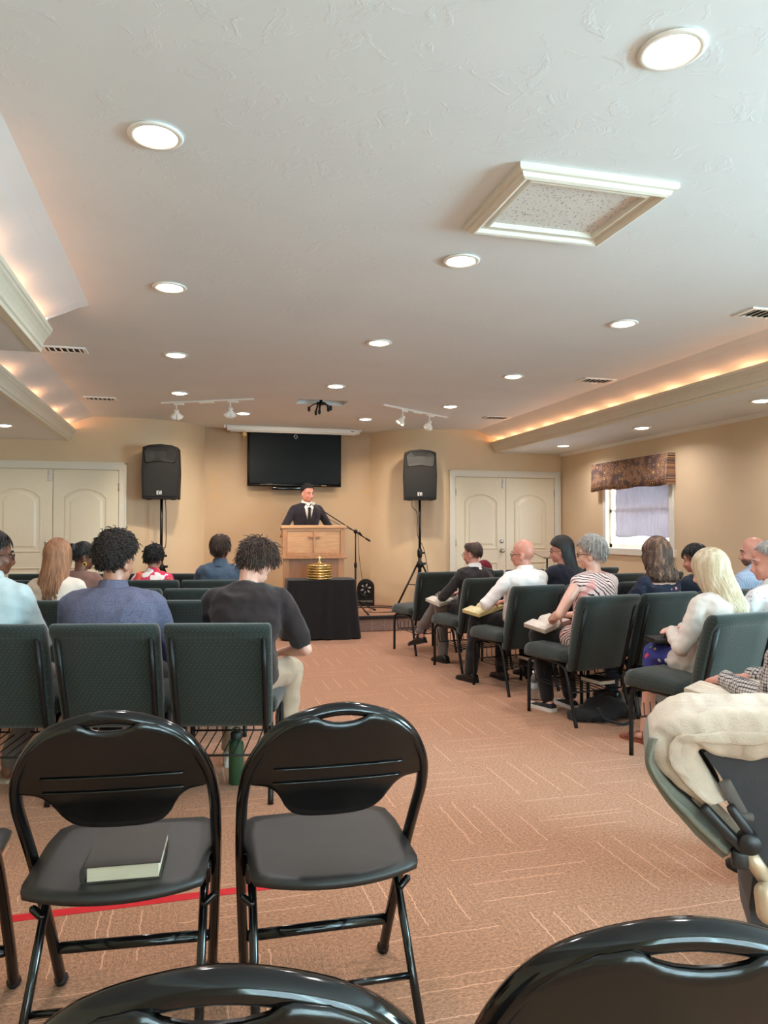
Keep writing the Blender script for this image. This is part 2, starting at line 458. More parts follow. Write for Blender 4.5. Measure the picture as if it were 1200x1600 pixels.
# lamps lying in the coves
def cove(xt, ys, label, power):
    for k, y in enumerate(ys):
        t = thing('cove_lamp', label, 'lamp', (xt, y, SZ + .075), group=label)
        MB().rbox((0, 0, -.004), (.05, .10, .02), .004, 1).build('lamp_base', M_WHITE, t)
        MB().cap((0, -.035, .022), (0, .035, .022), .011, .011, 8).build('bulb', M_BULB, t)
        light('cove_light', 'POINT', (xt, y, SZ + .125), power, COVE_COL, size=.03)
cove(RL[1] + .10, [3.0 + .5 * k for k in range(15)], 'small warm lamp hidden behind the crown of the right cove', COVE_W)
cove(LN[1] - .10, [3.15, 3.75, 4.35, 4.9], 'small warm lamp hidden behind the crown of the near left cove', COVE_W * 1.7)
cove(LF[1] - .10, [5.9, 6.8, 7.9, 9.0, 9.9], 'small warm lamp hidden behind the crown of the far left cove', COVE_W * 1.9)

# platform
plat = struct('floor_platform', MB().box((1.39, (PY + YR) / 2 + .02, PZ / 2 - .006), (4.44, YR - PY + .04 - .012, PZ - .012)), M_CARPET_PLAIN)
plat['label'] = 'low carpeted platform at the front of the room'
me = MB().rbox((0, 0, 0), (T - .001, T - .001, .006), .001, 1, smooth=False).mesh('carpet_tile', M_CARPET)
for i in range(9):
    for j in range(4):
        cx, cy = -.83 + .25 + i * T - .03, PY + .03 + .25 + j * T
        if cy > 10.4 and not (.2 < cx < 2.6): continue
        if cx > 3.4 and cy > 9.9: pass
        if cy + .25 > YF and (cx < .3 or cx > 2.5): continue
        link('carpet_tile', me, plat, (cx, cy, PZ - .003), (0, 0, R(90) * ((i + j) % 2)))
me = MB().rbox((0, 0, 0), (T - .002, PZ - .03, .008), .001, 1, smooth=False).mesh('riser_tile', M_RISER)
for i in range(9):
    link('riser_tile', me, plat, (-.61 + i * T, PY - .001, (PZ - .03) / 2), (R(90), 0, 0))
MB().prism([(PY - .022, PZ - .03), (PY - .022, PZ + .002), (PY - .014, PZ + .006), (PY + .05, PZ + .006), (PY + .05, PZ - .001), (PY - .004, PZ - .001), (PY - .004, PZ - .03)], -.83, 3.61,
           Matrix(((0, 0, 1, 0), (1, 0, 0, 0), (0, 1, 0, 0), (0, 0, 0, 1)))).build('nosing', M_RUBBER, plat)

# ------------------------------------------------------------------ double doors
def arch_ring(x0, x1, z0, z1, rise, n=10):
    pts = [(x0, z0), (x1, z0), (x1, z1)]
    for k in range(1, n):
        t = k / n; pts.append((x1 + (x0 - x1) * t, z1 + rise * math.sin(math.pi * t) ** .7))
    pts.append((x0, z1)); return pts
MXZ = lambda y: Matrix(((1, 0, 0, 0), (0, 0, -1, y), (0, 1, 0, 0), (0, 0, 0, 1)))   # outline xz, height towards the room
def door(name, cx, label, knob):
    h = 2.04; w = .787
    r = thing(name, label, None, (cx, YF, 0), 0, kind='structure')
    # casing
    for s in (-1, 1):
        MB().prism([(s * (w + .008), 0), (s * (w + .10), 0), (s * (w + .10), h + .105), (s * (w + .008), h + .012)], .0, .026, MXZ(0)).build('casing', M_TRIM, r)
        MB().box((s * (w + .09), -.031, h / 2 + .05), (.02, .012, h + .10)).build('casing_bead', M_TRIM, r)
    MB().prism([(-(w + .008), h + .012), (w + .008, h + .012), (w + .10, h + .105), (-(w + .10), h + .105)], .0, .026, MXZ(0)).build('casing', M_TRIM, r)
    MB().box((0, -.031, h + .095), (2 * w + .2, .012, .02)).build('casing_bead', M_TRIM, r)
    for s in (-1, 1):
        lf = MB().box((s * (w / 2 + .003), -.009, h / 2 + .004), (w - .003, .018, h - .004)).build('door_leaf', M_DOOR, r)
        x0, x1 = (.13, w - .13) if s > 0 else (-w + .13, -.13)
        for (z0, z1, rise) in ((.98, 1.70, .11), (.22, .80, 0)):
            out = arch_ring(x0, x1, z0, z1, rise); inn = arch_ring(x0 + .035, x1 - .035, z0 + .035, z1 - .03, rise)
            mbd = MB(); n = len(out)
            # raised moulding around the panel, then the fielded panel
            mid = [((a[0] + b[0]) / 2, (a[1] + b[1]) / 2) for a, b in zip(out, inn)]
            vs = [(p[0], -.018, p[1]) for p in out] + [(p[0], -.032, p[1]) for p in mid] + [(p[0], -.019, p[1]) for p in inn]
            fs = []
            for k in range(n):
                j = (k + 1) % n; fs += [(k, j, n + j, n + k), (n + k, n + j, 2 * n + j, 2 * n + k)]
            mbd.add(vs, fs, False); mbd.build('panel_moulding', M_DOOR, lf)
            inn2 = arch_ring(x0 + .065, x1 - .065, z0 + .065, z1 - .055, rise); inn3 = arch_ring(x0 + .09, x1 - .09, z0 + .09, z1 - .08, rise)
            vs = [(p[0], -.018, p[1]) for p in inn2] + [(p[0], -.028, p[1]) for p in inn3]
            mbd = MB().add(vs, [(k, (k + 1) % n, n + (k + 1) % n, n + k) for k in range(n)] + [tuple(range(n, 2 * n))]); mbd.build('door_panel', M_DOOR, lf)
        for z in (.35, 1.08, 1.82):
            MB().tube([(s * (w + .004), -.024, z - .05), (s * (w + .004), -.024, z + .05)], .007, 8).build('hinge', M_CHROME, lf)
    kn = MB().lathe([(.033, 0), (.033, .006), (.012, .01), (.011, .03), (.024, .04), (.03, .052), (.026, .064), (.01, .068)], 16, Matrix.Translation((-.07, -.018, .96)) @ Matrix.Rotation(R(90), 4, 'X')).build('door_knob', M_CHROME, r)
    MB().lathe([(.03, 0), (.03, .012), (.02, .018), (.001, .019)], 16, Matrix.Translation((-.07, -.018, 1.10)) @ Matrix.Rotation(R(90), 4, 'X')).build('deadbolt', M_CHROME, r)
    MB().rbox((-.04, -.024, h - .08), (.05, .014, .14), .004, 1).rbox((-.04, -.036, h - .05), (.025, .012, .05), .003, 1).build('flush_bolt', simple('bolt_white', (220, 218, 210), .35), r)
    return r
door('door_1', 4.515, 'cream panelled double door near the right window', True)
door('door_2', -1.716, 'cream panelled double door on the left behind the rows', True)

# ------------------------------------------------------------------ window in the right wall
def mat_shade():
    t = NT('blackout_film'); co = t.coord('Object', (1, 1, 1))
    n = t.noise(t.coord('Object', (3, 9, 1.5)), 3, 4, .6, .8)
    t.set(t.ramp(n, [(.3, lin((176, 168, 178))), (.7, lin((206, 199, 206)))]), .35, 0, .5)
    t.bump(n, .6, .05)
    tr = t.n('ShaderNodeBsdfTranslucent'); tr.inputs[0].default_value = (.75, .74, .80, 1)
    mx = t.n('ShaderNodeMixShader'); mx.inputs[0].default_value = .15
    t.l(t.b.outputs[0], mx.inputs[1]); t.l(tr.outputs[0], mx.inputs[2])
    t.l(mx.outputs[0], t.t.nodes['Material Output'].inputs[0]); return t.m
def mat_glass(name='window_glass'):
    t = NT(name); tr = t.n('ShaderNodeBsdfTransparent'); gl = t.n('ShaderNodeBsdfGlossy'); gl.inputs['Roughness'].default_value = .02
    mx = t.n('ShaderNodeMixShader'); mx.inputs[0].default_value = .06
    t.l(tr.outputs[0], mx.inputs[1]); t.l(gl.outputs[0], mx.inputs[2])
    t.l(mx.outputs[0], t.t.nodes['Material Output'].inputs[0]); return t.m
M_GLASS = mat_glass()
win = thing('window_1', 'window with a taped grey film in the right wall', None, (XR, 0, 0), kind='structure')
y0, y1, z0, z1 = WIN
for a, b, c, d in ((y0 - .08, y0 + .005, z0 - .08, z1 + .08), (y1 - .005, y1 + .08, z0 - .08, z1 + .08)):
    MB().rbox((-.012, (a + b) / 2, (c + d) / 2), (.03, b - a, d - c), .006, 1, smooth=False).build('casing', M_TRIM, win)
MB().rbox((-.012, (y0 + y1) / 2, z0 - .04), (.036, y1 - y0 + .2, .09), .006, 1, smooth=False).build('sill_casing', M_TRIM, win)
MB().rbox((-.012, (y0 + y1) / 2, z1 + .04), (.03, y1 - y0 + .16, .08), .006, 1, smooth=False).build('casing', M_TRIM, win)
mbx = MB()
for a, b, c, d in ((y0, y0 + .05, z0, z1), (y1 - .05, y1, z0, z1), (y0, y1, z0, z0 + .055), (y0, y1, z1 - .05, z1), (y0, y1, 1.50, 1.545)):
    mbx.box((.055, (a + b) / 2, (c + d) / 2), (.04, b - a, d - c))
mbx.build('sash', M_WHITE, win)
MB().box((.06, (y0 + y1) / 2, (z0 + z1) / 2), (.006, y1 - y0 - .08, z1 - z0 - .08)).build('glass_pane', M_GLASS, win)
mbx = MB(); vs = []; nu, nv = 26, 22; fy0, fy1, fz0, fz1 = y0 + .02, y1 - .17, z0 + .15, z1
for i in range(nv + 1):
    for j in range(nu + 1):
        u, v = j / nu, i / nv
        x = .018 + .006 * math.sin(u * 17 + math.sin(v * 7)) * (.3 + .7 * abs(u - .5)) + .005 * math.sin(v * 23 + u * 4)
        zz = fz0 + (fz1 - fz0) * v - .012 * math.sin(u * math.pi * 3) * (1 - v)
        vs.append((x, fy0 + (fy1 - fy0) * u, zz))
fs = [(i * (nu + 1) + j, i * (nu + 1) + j + 1, (i + 1) * (nu + 1) + j + 1, (i + 1) * (nu + 1) + j) for i in range(nv) for j in range(nu)]
film = mbx.add(vs, fs, True).build('window_film', mat_shade(), win)
md = film.modifiers.new('thickness', 'SOLIDIFY'); md.thickness = .002
def mat_valance():
    t = NT('valance_print'); co = t.coord('Object', (0.001, 1, 1))
    d = t.voro(co, 11, rnd=.55); d2 = t.voro(co, 24, rnd=.9)
    a = t.ramp(d, [(0, lin((84, 54, 50))), (.13, lin((84, 54, 50))), (.16, lin((206, 176, 132))), (.24, lin((206, 176, 132))), (.27, lin((96, 48, 42))), (.36, lin((96, 48, 42))), (.40, lin((188, 156, 112))), (.46, lin((104, 84, 82)))], 'CONSTANT')
    b = t.ramp(d2, [(0, lin((196, 164, 120))), (.25, lin((112, 84, 78))), (.45, lin((160, 120, 94)))], 'CONSTANT')
    t.set(t.mix(t.ramp(t.noise(co, 7, 2), [(.45, (0, 0, 0)), (.55, (1, 1, 1))]), a, b), .85, 0, .2); t.bump(d2, .2, .004); return t.m
val = thing('window_valance', 'brown circle-patterned fabric valance above the right window', 'valance', (XR, 0, 0))
ys = [7.40 + (9.08 - 7.40) * k / 40 for k in range(41)]
mbx = MB(); vs = []
for k, y in enumerate(ys):
    w = .004 * math.sin(y * 21)
    for (dx, z) in ((-.10, 2.17), (-.112 + w, 2.05), (-.118 + w * 1.6, 1.92), (-.122 + w * 2, 1.795 - .008 * math.sin(k * .35))): vs.append((dx, y, z))
fs = [(k * 4 + j, (k + 1) * 4 + j, (k + 1) * 4 + j + 1, k * 4 + j + 1) for k in range(40) for j in range(3)]
mbx.add(vs, fs, True)
o = mbx.build('front_panel', mat_valance(), val); md = o.modifiers.new('t', 'SOLIDIFY'); md.thickness = .006
for y in (7.403, 9.077):
    MB().add([(-.10, y, 2.17), (-.003, y, 2.17), (-.003, y, 1.80), (-.12, y, 1.80)], [(0, 1, 2, 3)]).build('side_return', MATS['valance_print'], val).modifiers.new('t', 'SOLIDIFY').thickness = .006
MB().box((-.052, 8.24, 2.168), (.096, 1.66, .012)).build('mounting_board', M_WHITE, val)
# rear windows behind the photographer (daylight comes in here)
for nm, c, d in (('window_2', (1.5, YB - .03, 1.5), (3.6, .03, 1.5)), ('window_3', (XR + .09, .2, 1.55), (.03, 2.2, 1.2))):
    w2 = thing(nm, 'rear window letting daylight into the room', None, c, kind='structure'); ax = 0 if d[0] > d[1] else 1
    for k in range(4):
        p = [0, 0, 0]; p[ax] = -d[ax] / 2 + d[ax] * k / 3; q = [.05, .05, d[2]]
        MB().box(p, q).build('mullion', M_WHITE, w2)
    for s in (-1, 1):
        q = [.05, .05, .05]; q[ax] = d[ax]; MB().box((0, 0, s * d[2] / 2), q).build('rail', M_WHITE, w2)
    q = list(d); q[1 - ax] = .005; MB().box((0, 0, 0), q).build('glass_pane', M_GLASS, w2)

# ------------------------------------------------------------------ ceiling fixtures
def make_can():
    t = thing('recessed_light', 'x', 'ceiling light')
    MB().lathe([(.074, -.001), (.098, -.001), (.102, -.006), (.096, -.011), (.082, -.012), (.076, -.006)], 28).build('trim_ring', M_WHITE, t)
    MB().lathe([(.0755, -.004), (.070, -.010), (.05, -.016), (.02, -.019), (.001, -.0195)], 28).build('lens', M_LENS, t)
    return t
can0 = make_can(); can_n = [0]
def can(x, y, z, label, w=CAN_W):
    t = can0 if can_n[0] == 0 else dup(can0, (0, 0, 0), 0)
    can_n[0] += 1; t.location = (x, y, z); t['label'] = label; t['group'] = 'lit recessed ceiling lights'
    light('can_light', 'AREA', (x, y, z - .024), w, CAN_COL, (0, 0, 0), .13, spread=R(150))
mid = ['at the top right of the photo, nearest', 'just below the framed ceiling hatch', 'third from the photographer', 'before the projector opening']
for y, s in zip((1.92, 3.74, 5.56, 7.36), mid): can(1.41, y, CZ, 'lit recessed light in the middle ceiling row, ' + s)
for y, s in zip((2.83, 4.60, 6.38, 8.15), ('nearest, top left of the photo', 'second from the photographer', 'third from the photographer', 'farthest, beside the left track')):
    can(-.14, y, CZ, 'lit recessed light in the left ceiling row, ' + s)
for y, s in zip((4.60, 6.46, 8.23), ('nearest one in view', 'between the two right vents', 'farthest, by the right track')):
    can(2.96, y, CZ, 'lit recessed light in the right ceiling row, ' + s)
can(.615, 9.37, CZ, 'lit recessed light over the left end of the projector screen')
can(2.21, 9.45, CZ, 'lit recessed light over the right end of the projector screen')
for y, s in zip((9.05, 7.24, 5.44), ('nearest the double door', 'left of the window valance', 'at the right photo edge')):
    can(4.88, y, SZ, 'lit recessed light in the right soffit, ' + s, CAN_W * .8)
for y, s in zip((8.82,), ('at the left photo edge',)):
    can(-2.0, y, SZ, 'lit recessed light in the left soffit, ' + s, CAN_W * .8)

def make_vent():
    t = thing('air_vent', 'x', 'vent')
    for s in (-1, 1):
        MB().box((s * .155, 0, -.006), (.03, .19, .012)).build('frame', M_WHITE, t); MB().box((0, s * .085, -.006), (.28, .02, .012)).build('frame', M_WHITE, t)
    MB().box((0, 0, -.0015), (.28, .15, .003)).build('backing', simple('vent_dark', (46, 42, 40), .8), t)
    for k in range(6):
        MB().box((-.117 + k * .0467, 0, -.008), (.020, .15, .004), (0, R(32), 0)).build('slat', M_WHITE, t)
    return t
vent0 = make_vent()
for i, (x, y, lab) in enumerate(((3.83, 6.43, 'white ceiling vent between two right recessed lights, beside the right cove'), (3.84, 8.90, 'white ceiling vent at the far end of the right cove'),
                                 (-1.01, 6.41, 'white ceiling vent by the end of the near left crown'), (-1.00, 8.72, 'white ceiling vent at the far end of the left cove'),
                                 (3.74, 4.14, 'white ceiling vent cut by the right photo edge'))):
    t = vent0 if i == 0 else dup(vent0, (0, 0, 0), 0)
    t.location = (x, y, CZ); t['label'] = lab; t['group'] = 'white ceiling vents'
    t.rotation_euler = (0, 0, R(180) if x > 0 else 0)

# framed ceiling hatch
def mat_tile():
    t = NT('acoustic_tile'); co = t.coord()
    st = t.coord('Object', (1, .55, 1)); n = t.ramp(t.noise(st, 95, 2, .5), [(.36, (0, 0, 0)), (.40, (1, 1, 1))])
    t.set(t.mix(n, lin((172, 168, 162)), lin((226, 225, 222))), .85, 0, .2); t.bump(n, .6, .004); return t.m
hx, hy, hw, hd = 1.625, 2.99, .735, .645
h = thing('ceiling_hatch', 'framed ceiling hatch with a speckled acoustic panel', 'hatch', (hx, hy, CZ))
def frame_ring(mb, w, d, prof):
    rings = []
    for (o, z) in prof:
        rings.append([(-w / 2 + o, -d / 2 + o, z), (w / 2 - o, -d / 2 + o, z), (w / 2 - o, d / 2 - o, z), (-w / 2 + o, d / 2 - o, z)])
    for i in range(len(rings) - 1):
        mb.add(rings[i] + rings[i + 1], [(j, (j + 1) % 4, 4 + (j + 1) % 4, 4 + j) for j in range(4)])
prof = [(0, 0), (0, -.020), (.006, -.026), (.020, -.028), (.026, -.044), (.040, -.050), (.052, -.046), (.058, -.030), (.082, -.026), (.088, -.034), (.098, -.034), (.102, -.012)]
# four mitred sides
for q in range(4):
    mb = MB(); 
    rings = []
    for (o, z) in prof:
        c = [(-hw / 2 + o, -hd / 2 + o, z), (hw / 2 - o, -hd / 2 + o, z), (hw / 2 - o, hd / 2 - o, z), (-hw / 2 + o, hd / 2 - o, z)]
        rings.append((c[q], c[(q + 1) % 4]))
    vs = [p for r in rings for p in r]
    mb.add(vs, [(2 * i, 2 * i + 1, 2 * i + 3, 2 * i + 2) for i in range(len(rings) - 1)])
    mb.build('frame_side', M_TRIM, h)
MB().box((0, 0, -.006), (hw - .19, hd - .19, .012)).build('panel', mat_tile(), h)

# ceiling patch of filler
# track lights
def track(p0, p1, label, heads):
    p0, p1 = V(*p0, CZ), V(*p1, CZ); d = p1 - p0; L = d.length; c = (p0 + p1) / 2
    t = thing('track_light', label, 'track light', c, math.atan2(d.y, d.x))
    MB().rbox((0, 0, -.012), (L, .034, .022), .003, 1, smooth=False).build('track', M_WHITE, t)
    MB().rbox((0, .004, -.022), (.17, .05, .03), .005, 1, smooth=False).build('power_feed', M_WHITE, t)
    for (u, yaw, pitch) in heads:
        x = u * L
        hd = MB().rbox((x + .03, 0, -.034), (.12, .036, .024), .004, 1, smooth=False).tube([(x, 0, -.04), (x, 0, -.115)], .008, 8).build('lamp_stem', M_WHITE, t)
        for (yy, pp) in ((yaw, pitch), (yaw + 95, pitch - 8)):
            M = Matrix.Translation((x, 0, -.125)) @ Matrix.Rotation(R(yy), 4, 'Z') @ Matrix.Rotation(R(pp), 4, 'Y')
            MB().lathe([(.008, -.035), (.020, -.03), (.024, -.005), (.024, .02), (.042, .055), (.044, .085), (.040, .086), (.034, .075)], 16, M @ Matrix.Rotation(R(90), 4, 'Y')).build('lamp_head', M_WHITE, t)
            MB().lathe([(.034, .07), (.033, .0745), (.001, .077)], 16, M @ Matrix.Rotation(R(90), 4, 'Y')).build('lamp_face', M_SPOTFACE, t)
    return t
track((-.35, 8.80), (.65, 8.28), 'white ceiling track with lamp heads above the left speaker', ((-.33, 60, 55), (.26, 70, 60)))
track((2.15, 8.28), (3.20, 9.02), 'white ceiling track with lamp heads above the right speaker', ((-.22, 60, 50), (.2, 40, 55)))
def aim(o, tgt): o.rotation_euler = (Vector(tgt) - o.location).to_track_quat('-Z', 'Y').to_euler()
for (p, tg) in (((-.02, 8.55, 2.55), (-.1, 10.4, 1.2)), ((.75 - .1, 8.2, 2.55), (1.4, 10.8, 1.1)), ((2.45, 8.5, 2.55), (1.5, 10.3, 1.0)), ((2.85, 8.85, 2.55), (2.9, 10.5, 1.3))):
    o = light('track_spot', 'SPOT', p, 75, (1.0, .84, .62), size=.04); o.data.spot_size = R(75); o.data.spot_blend = .7; aim(o, tg)

# projector mount in the ceiling opening
t = thing('projector_mount', 'black spider projector bracket in the ceiling opening', 'bracket', (1.43, 8.36, CZ + .25))
MB().tube([(0, 0, 0), (0, 0, -.25)], .018, 10).build('pole', M_BLACKM, t)
MB().lathe([(.05, -.25), (.06, -.262), (.06, -.275), (.02, -.285)], 14).build('swivel', M_BLACKM, t)
for k, (a, l, dz) in enumerate(((20, .13, -.02), (110, .12, -.07), (160, .14, -.04), (250, .10, -.09), (300, .13, -.06))):
    ca, sa = math.cos(R(a)), math.sin(R(a))
    MB().tube([(0, 0, -.265), (ca * l * .6, sa * l * .6, -.27), (ca * l, sa * l, -.27 + dz)], .013, 6, flat=.5).cap((ca * l, sa * l, -.27 + dz), (ca * l, sa * l, -.30 + dz), .016, .016, 8).build('arm', M_BLACKM, t)

# projector screen case
t = thing('projector_screen', 'white roll-up projector screen case under the ceiling', 'screen case', (1.41, 10.50, 2.70))
MB().prism([(-.045, -.035), (.04, -.035), (.05, -.02), (.05, .02), (.04, .035), (-.045, .035), (-.052, .02), (-.052, -.02)], -.93, .93, Matrix(((0, 0, 1, 0), (1, 0, 0, 0), (0, 1, 0, 0), (0, 0, 0, 1)))).build('case', M_WHITE, t)
for s in (-1, 1): MB().rbox((s * .938, 0, 0), (.02, .108, .076), .006, 1).build('end_cap', M_WHITE, t)
MB().rbox((0, -.012, -.042), (1.80, .03, .016), .005, 1).build('weight_bar', M_WHITE, t)
MB().tube([(.02, -.012, -.05), (.02, -.012, -.075)], .006, 8).tube(catmull([(.02, -.012, -.075), (.045, -.012, -.09), (.02, -.012, -.125), (-.005, -.012, -.09), (.02, -.012, -.075)], 4), .005, 6).build('pull_handle', M_CHROME, t)
MB().box((.84, -.054, .0), (.05, .004, .014)).build('name_plate', simple('plate_grey', (120, 118, 116), .4, .6), t)
for s in (-1, 1): MB().box((s * .5, .01, .046), (.05, .07, .03)).box((s * .97, .0, .03), (.03, .05, .06)).build('hanger', M_WHITE, t)
t = tag(MB().rbox((.70, 10.40, 2.605), (.05, .03, .05), .006, 1).tube([(.70, 10.40, 2.585), (.70, 10.395, 2.555), (.695, 10.40, 2.535)], .005, 6).box((.70, 10.42, 2.64), (.012, .012, .05)).build('screen_pull', simple('tan_plastic', (214, 176, 110), .5)), 'small tan pull hanging at the left end of the screen case', 'pull')

# television
t = thing('television', 'large black flat television on the wall above the pulpit', 'television', (1.435, 10.60, 2.285))
bez = simple('tv_gloss_bezel', (10, 10, 11), .12, 0, .1)
def mat_screen():
    q = NT('tv_dark_screen'); co = q.coord('Object', (.6, 1, 5)); n = q.noise(co, 2.2, 3)
    q.set(q.ramp(n, [(.4, lin((9, 9, 10))), (.65, lin((15, 14, 14)))]), .38, 0, .10); return q.m
MB().rbox((0, .03, 0), (1.36, .07, .78), .012, 2).build('case', bez, t)
MB().box((0, -.0065, .012), (1.29, .004, .715)).build('screen', mat_screen(), t)
MB().rbox((0, -.008, -.368), (1.35, .012, .03), .004, 1).build('lower_bezel', bez, t)
MB().rbox((.42, -.016, -.372), (.075, .006, .010), .002, 1).build('maker_badge', simple('badge_gold', (196, 176, 110), .3, .8), t)
MB().rbox((-.10, .03, -.415), (.46, .07, .05), .012, 2).build('sound_bar', bez, t)
MB().box((0, .13, -.05), (.5, .14, .4)).build('wall_bracket', M_BLACKM, t)

# ------------------------------------------------------------------ loudspeakers on tripod stands
M_SPK = simple('speaker_plastic', (24, 22, 22), .62, 0, .12, 80, .25, 500, .25)
M_GRILL = simple('speaker_grille', (22, 20, 20), .6, .3, .2, 400, .5, 900)
def speaker(loc, rz, zb, lab1, lab2):
    t = thing('loudspeaker', lab1, 'speaker', (loc[0], loc[1], zb), rz)
    w, hh, dp = .44, .68, .36
    out = [(-w / 2, 0), (w / 2, 0), (w / 2 + .01, hh * .5), (w / 2 - .004, hh - .03), (w * .3, hh), (0, hh + .012), (-w * .3, hh), (-w / 2 + .004, hh - .03), (-w / 2 - .01, hh * .5)]
    MB().prism(out, -dp / 2 + .03, dp / 2, MXZ(0)).build('cabinet', M_SPK, t)
    b = [(p[0] * .7, .03 + p[1] * .9) for p in out]
    MB().loft([[V(p[0], dp / 2 - .031, p[1]) for p in out], [V(p[0], dp / 2 + .04, p[1]) for p in b]]).build('cabinet_back', M_SPK, t)
    gr = [(-.20, .03), (.20, .03), (.205, .34), (.19, .40), (.13, .445), (0, .46), (-.13, .445), (-.19, .40), (-.205, .34)]
    MB().prism(gr, dp / 2 - .002, dp / 2 + .010, MXZ(0)).build('grille', M_GRILL, t)
    # horn flare recessed above the grille
    o1 = [(-.18, .47), (-.15, .455), (0, .475), (.15, .455), (.18, .47), (.195, .60), (.15, .645), (0, .655), (-.15, .645), (-.195, .60)]
    i1 = [(p[0] * .38, .555 + (p[1] - .555) * .45) for p in o1]; n = len(o1)
    vs = [(p[0], -dp / 2 - .014, p[1]) for p in o1] + [(p[0], -dp / 2 - .003, p[1]) for p in i1]
    q = [(p[0] * 1.06, .555 + (p[1] - .555) * 1.06) for p in o1]; vs += [(p[0], -dp / 2 - .001, p[1]) for p in q]
    MB().add(vs, [(k, (k + 1) % n, n + (k + 1) % n, n + k) for k in range(n)] + [tuple(range(n, 2 * n))] + [(2 * n + k, 2 * n + (k + 1) % n, (k + 1) % n, k) for k in range(n)]).build('horn', simple('horn_black', (28, 26, 26), .5, spec=.3), t)
    # maker's square badge with two letters
    bd = MB().box((-.01, -dp / 2 - .0115, .075), (.062, .004, .056)).build('badge', simple('badge_dark', (24, 24, 24), .4), t)
    wm = simple('badge_white', (225, 225, 222), .5)
    mb = MB()
    for x in (-.037, .017): mb.box((x, -dp / 2 - .0145, .075), (.006, .002, .048))
    for z in (.054, .075, .096): mb.box((-.024, -dp / 2 - .0145, z), (.018, .002, .006))
    mb.box((-.03, -dp / 2 - .0145, .075), (.006, .002, .044))
    mb.prism([(-.014, .098), (-.007, .098), (-.0005, .066), (.006, .098), (.013, .098), (.003, .052), (-.004, .052)], dp / 2 + .0135, dp / 2 + .0155, MXZ(0))
    mb.build('badge_lettering', wm, bd)
    for s in (-1, 1): MB().rbox((s * .15, -.05, -.006), (.06, .06, .012), .004, 1).build('foot', M_RUBBER, t)
    # stand
    s_ = thing('speaker_stand', lab2, 'speaker stand', (loc[0], loc[1], PZ), rz); H = zb - PZ
    MB().tube([(0, 0, .30), (0, 0, H * .53)], .024, 12).build('lower_tube', M_BLACKM, s_)
    MB().tube([(0, 0, H * .5), (0, 0, H - .002)], .018, 12).build('upper_tube', M_BLACKM, s_)
    MB().lathe([(.03, H * .47), (.036, H * .49), (.036, H * .53), (.026, H * .55)], 14).cap((0, 0, H * .51), (.06, -.02, H * .51), .012, .016, 8).build('collar', M_BLACKM, s_)
    MB().lathe([(.03, .56), (.045, .58), (.045, .63), (.03, .65)], 14).cap((0, 0, .61), (.07, -.02, .62), .01, .018, 8).build('leg_hub', M_BLACKM, s_)
    for a in (205, 325, 95):
        ca, sa = math.cos(R(a)), math.sin(R(a))
        lg = MB().tube([(ca * .04, sa * .04, .61), (ca * .37, sa * .37, .018)], .014, 8).build('leg', M_BLACKM, s_)
        MB().cap((ca * .365, sa * .365, .02), (ca * .385, sa * .385, .016), .018, .016, 8).build('rubber_foot', M_RUBBER, lg)
        MB().tube([(ca * .02, sa * .02, .32), (ca * .20, sa * .20, .335)], .007, 6).build('brace', M_BLACKM, s_)
    return t
SPR, SPL = (3.09, 9.86), (-.38, 9.87)
speaker(SPR, R(-14), 1.69, 'black loudspeaker on a stand right of the pulpit', 'black tripod stand under the right loudspeaker')
speaker(SPL, R(-4), 1.665, 'black loudspeaker on a stand left of the pulpit', 'black tripod stand under the left loudspeaker')
def cable(pts, label, r=.005, m=None, k=6, cat='cable'):
    return tag(MB().tube(catmull(pts, k), r, 6).build('cable', m or M_RUBBER), label, cat)
cable([(3.02, 9.98, 1.72), (3.00, 9.93, 1.60), (3.055, 9.875, 1.50), (3.06, 9.87, 1.2), (3.14, 9.83, 1.0), (3.22, 9.86, .62), (3.27, 9.84, .30), (3.18, 9.62, PZ + .006), (2.7, 9.70, PZ + .006)], 'black cable running down the right speaker stand')
cable([(-.34, 9.98, 1.70), (-.33, 9.94, 1.55), (-.325, 9.90, 1.35), (-.33, 9.89, 1.05), (-.40, 9.82, .98), (-.36, 9.83, .7), (-.35, 9.80, .3), (-.2, 9.7, PZ + .006)], 'black cable running down the left speaker stand')
cable([(2.25, 10.30, PZ + .007), (2.55, 10.20, PZ + .007), (2.85, 10.02, PZ + .007), (3.05, 9.78, PZ + .007), (3.3, 9.6, PZ + .007)], 'black cable on the platform from the fan to the right stand', .007)
cable([(2.22, 10.05, PZ + .007), (2.5, 10.0, PZ + .007), (2.75, 9.85, PZ + .007), (3.0, 9.72, PZ + .007)], 'black cable on the platform in front of the fan cable', .006)
cable([(2.22, 9.55, PZ + .006), (2.33, 9.42, PZ + .006), (2.5, 9.42, PZ + .006), (2.9, 9.40, PZ + .006)], 'thin cable on the platform near the nosing', .004)

# ------------------------------------------------------------------ pulpit
def mat_wood(name, a, b, scale=(1, 1, .12), rot=(0, 0, 0), rough=.38):
    t = NT(name); co = t.coord('Object', scale, rot)
    n = t.noise(co, 28, 6, .6, 1.2); n2 = t.noise(co, 5, 3)
    t.set(t.mix(.35, t.ramp(n, [(.3, lin(a)), (.7, lin(b))]), t.ramp(n2, [(.3, lin(a)), (.7, lin(b))])), rough, 0, .4)
    t.bump(n, .08, .003); return t.m
M_OAK = mat_wood('oak_light', (196, 138, 92), (224, 172, 124), (.12, 1, 1))
M_OAK2 = mat_wood('oak_dark', (150, 98, 66), (178, 122, 84), (1, 1, .1))
M_OAK3 = mat_wood('oak_frame', (176, 118, 76), (204, 148, 102), (1, 1, .12))
t = thing('pulpit', 'light oak pulpit with a wooden cross on its front', 'pulpit', (1.478, 9.16, PZ), R(-2))
h = 1.15
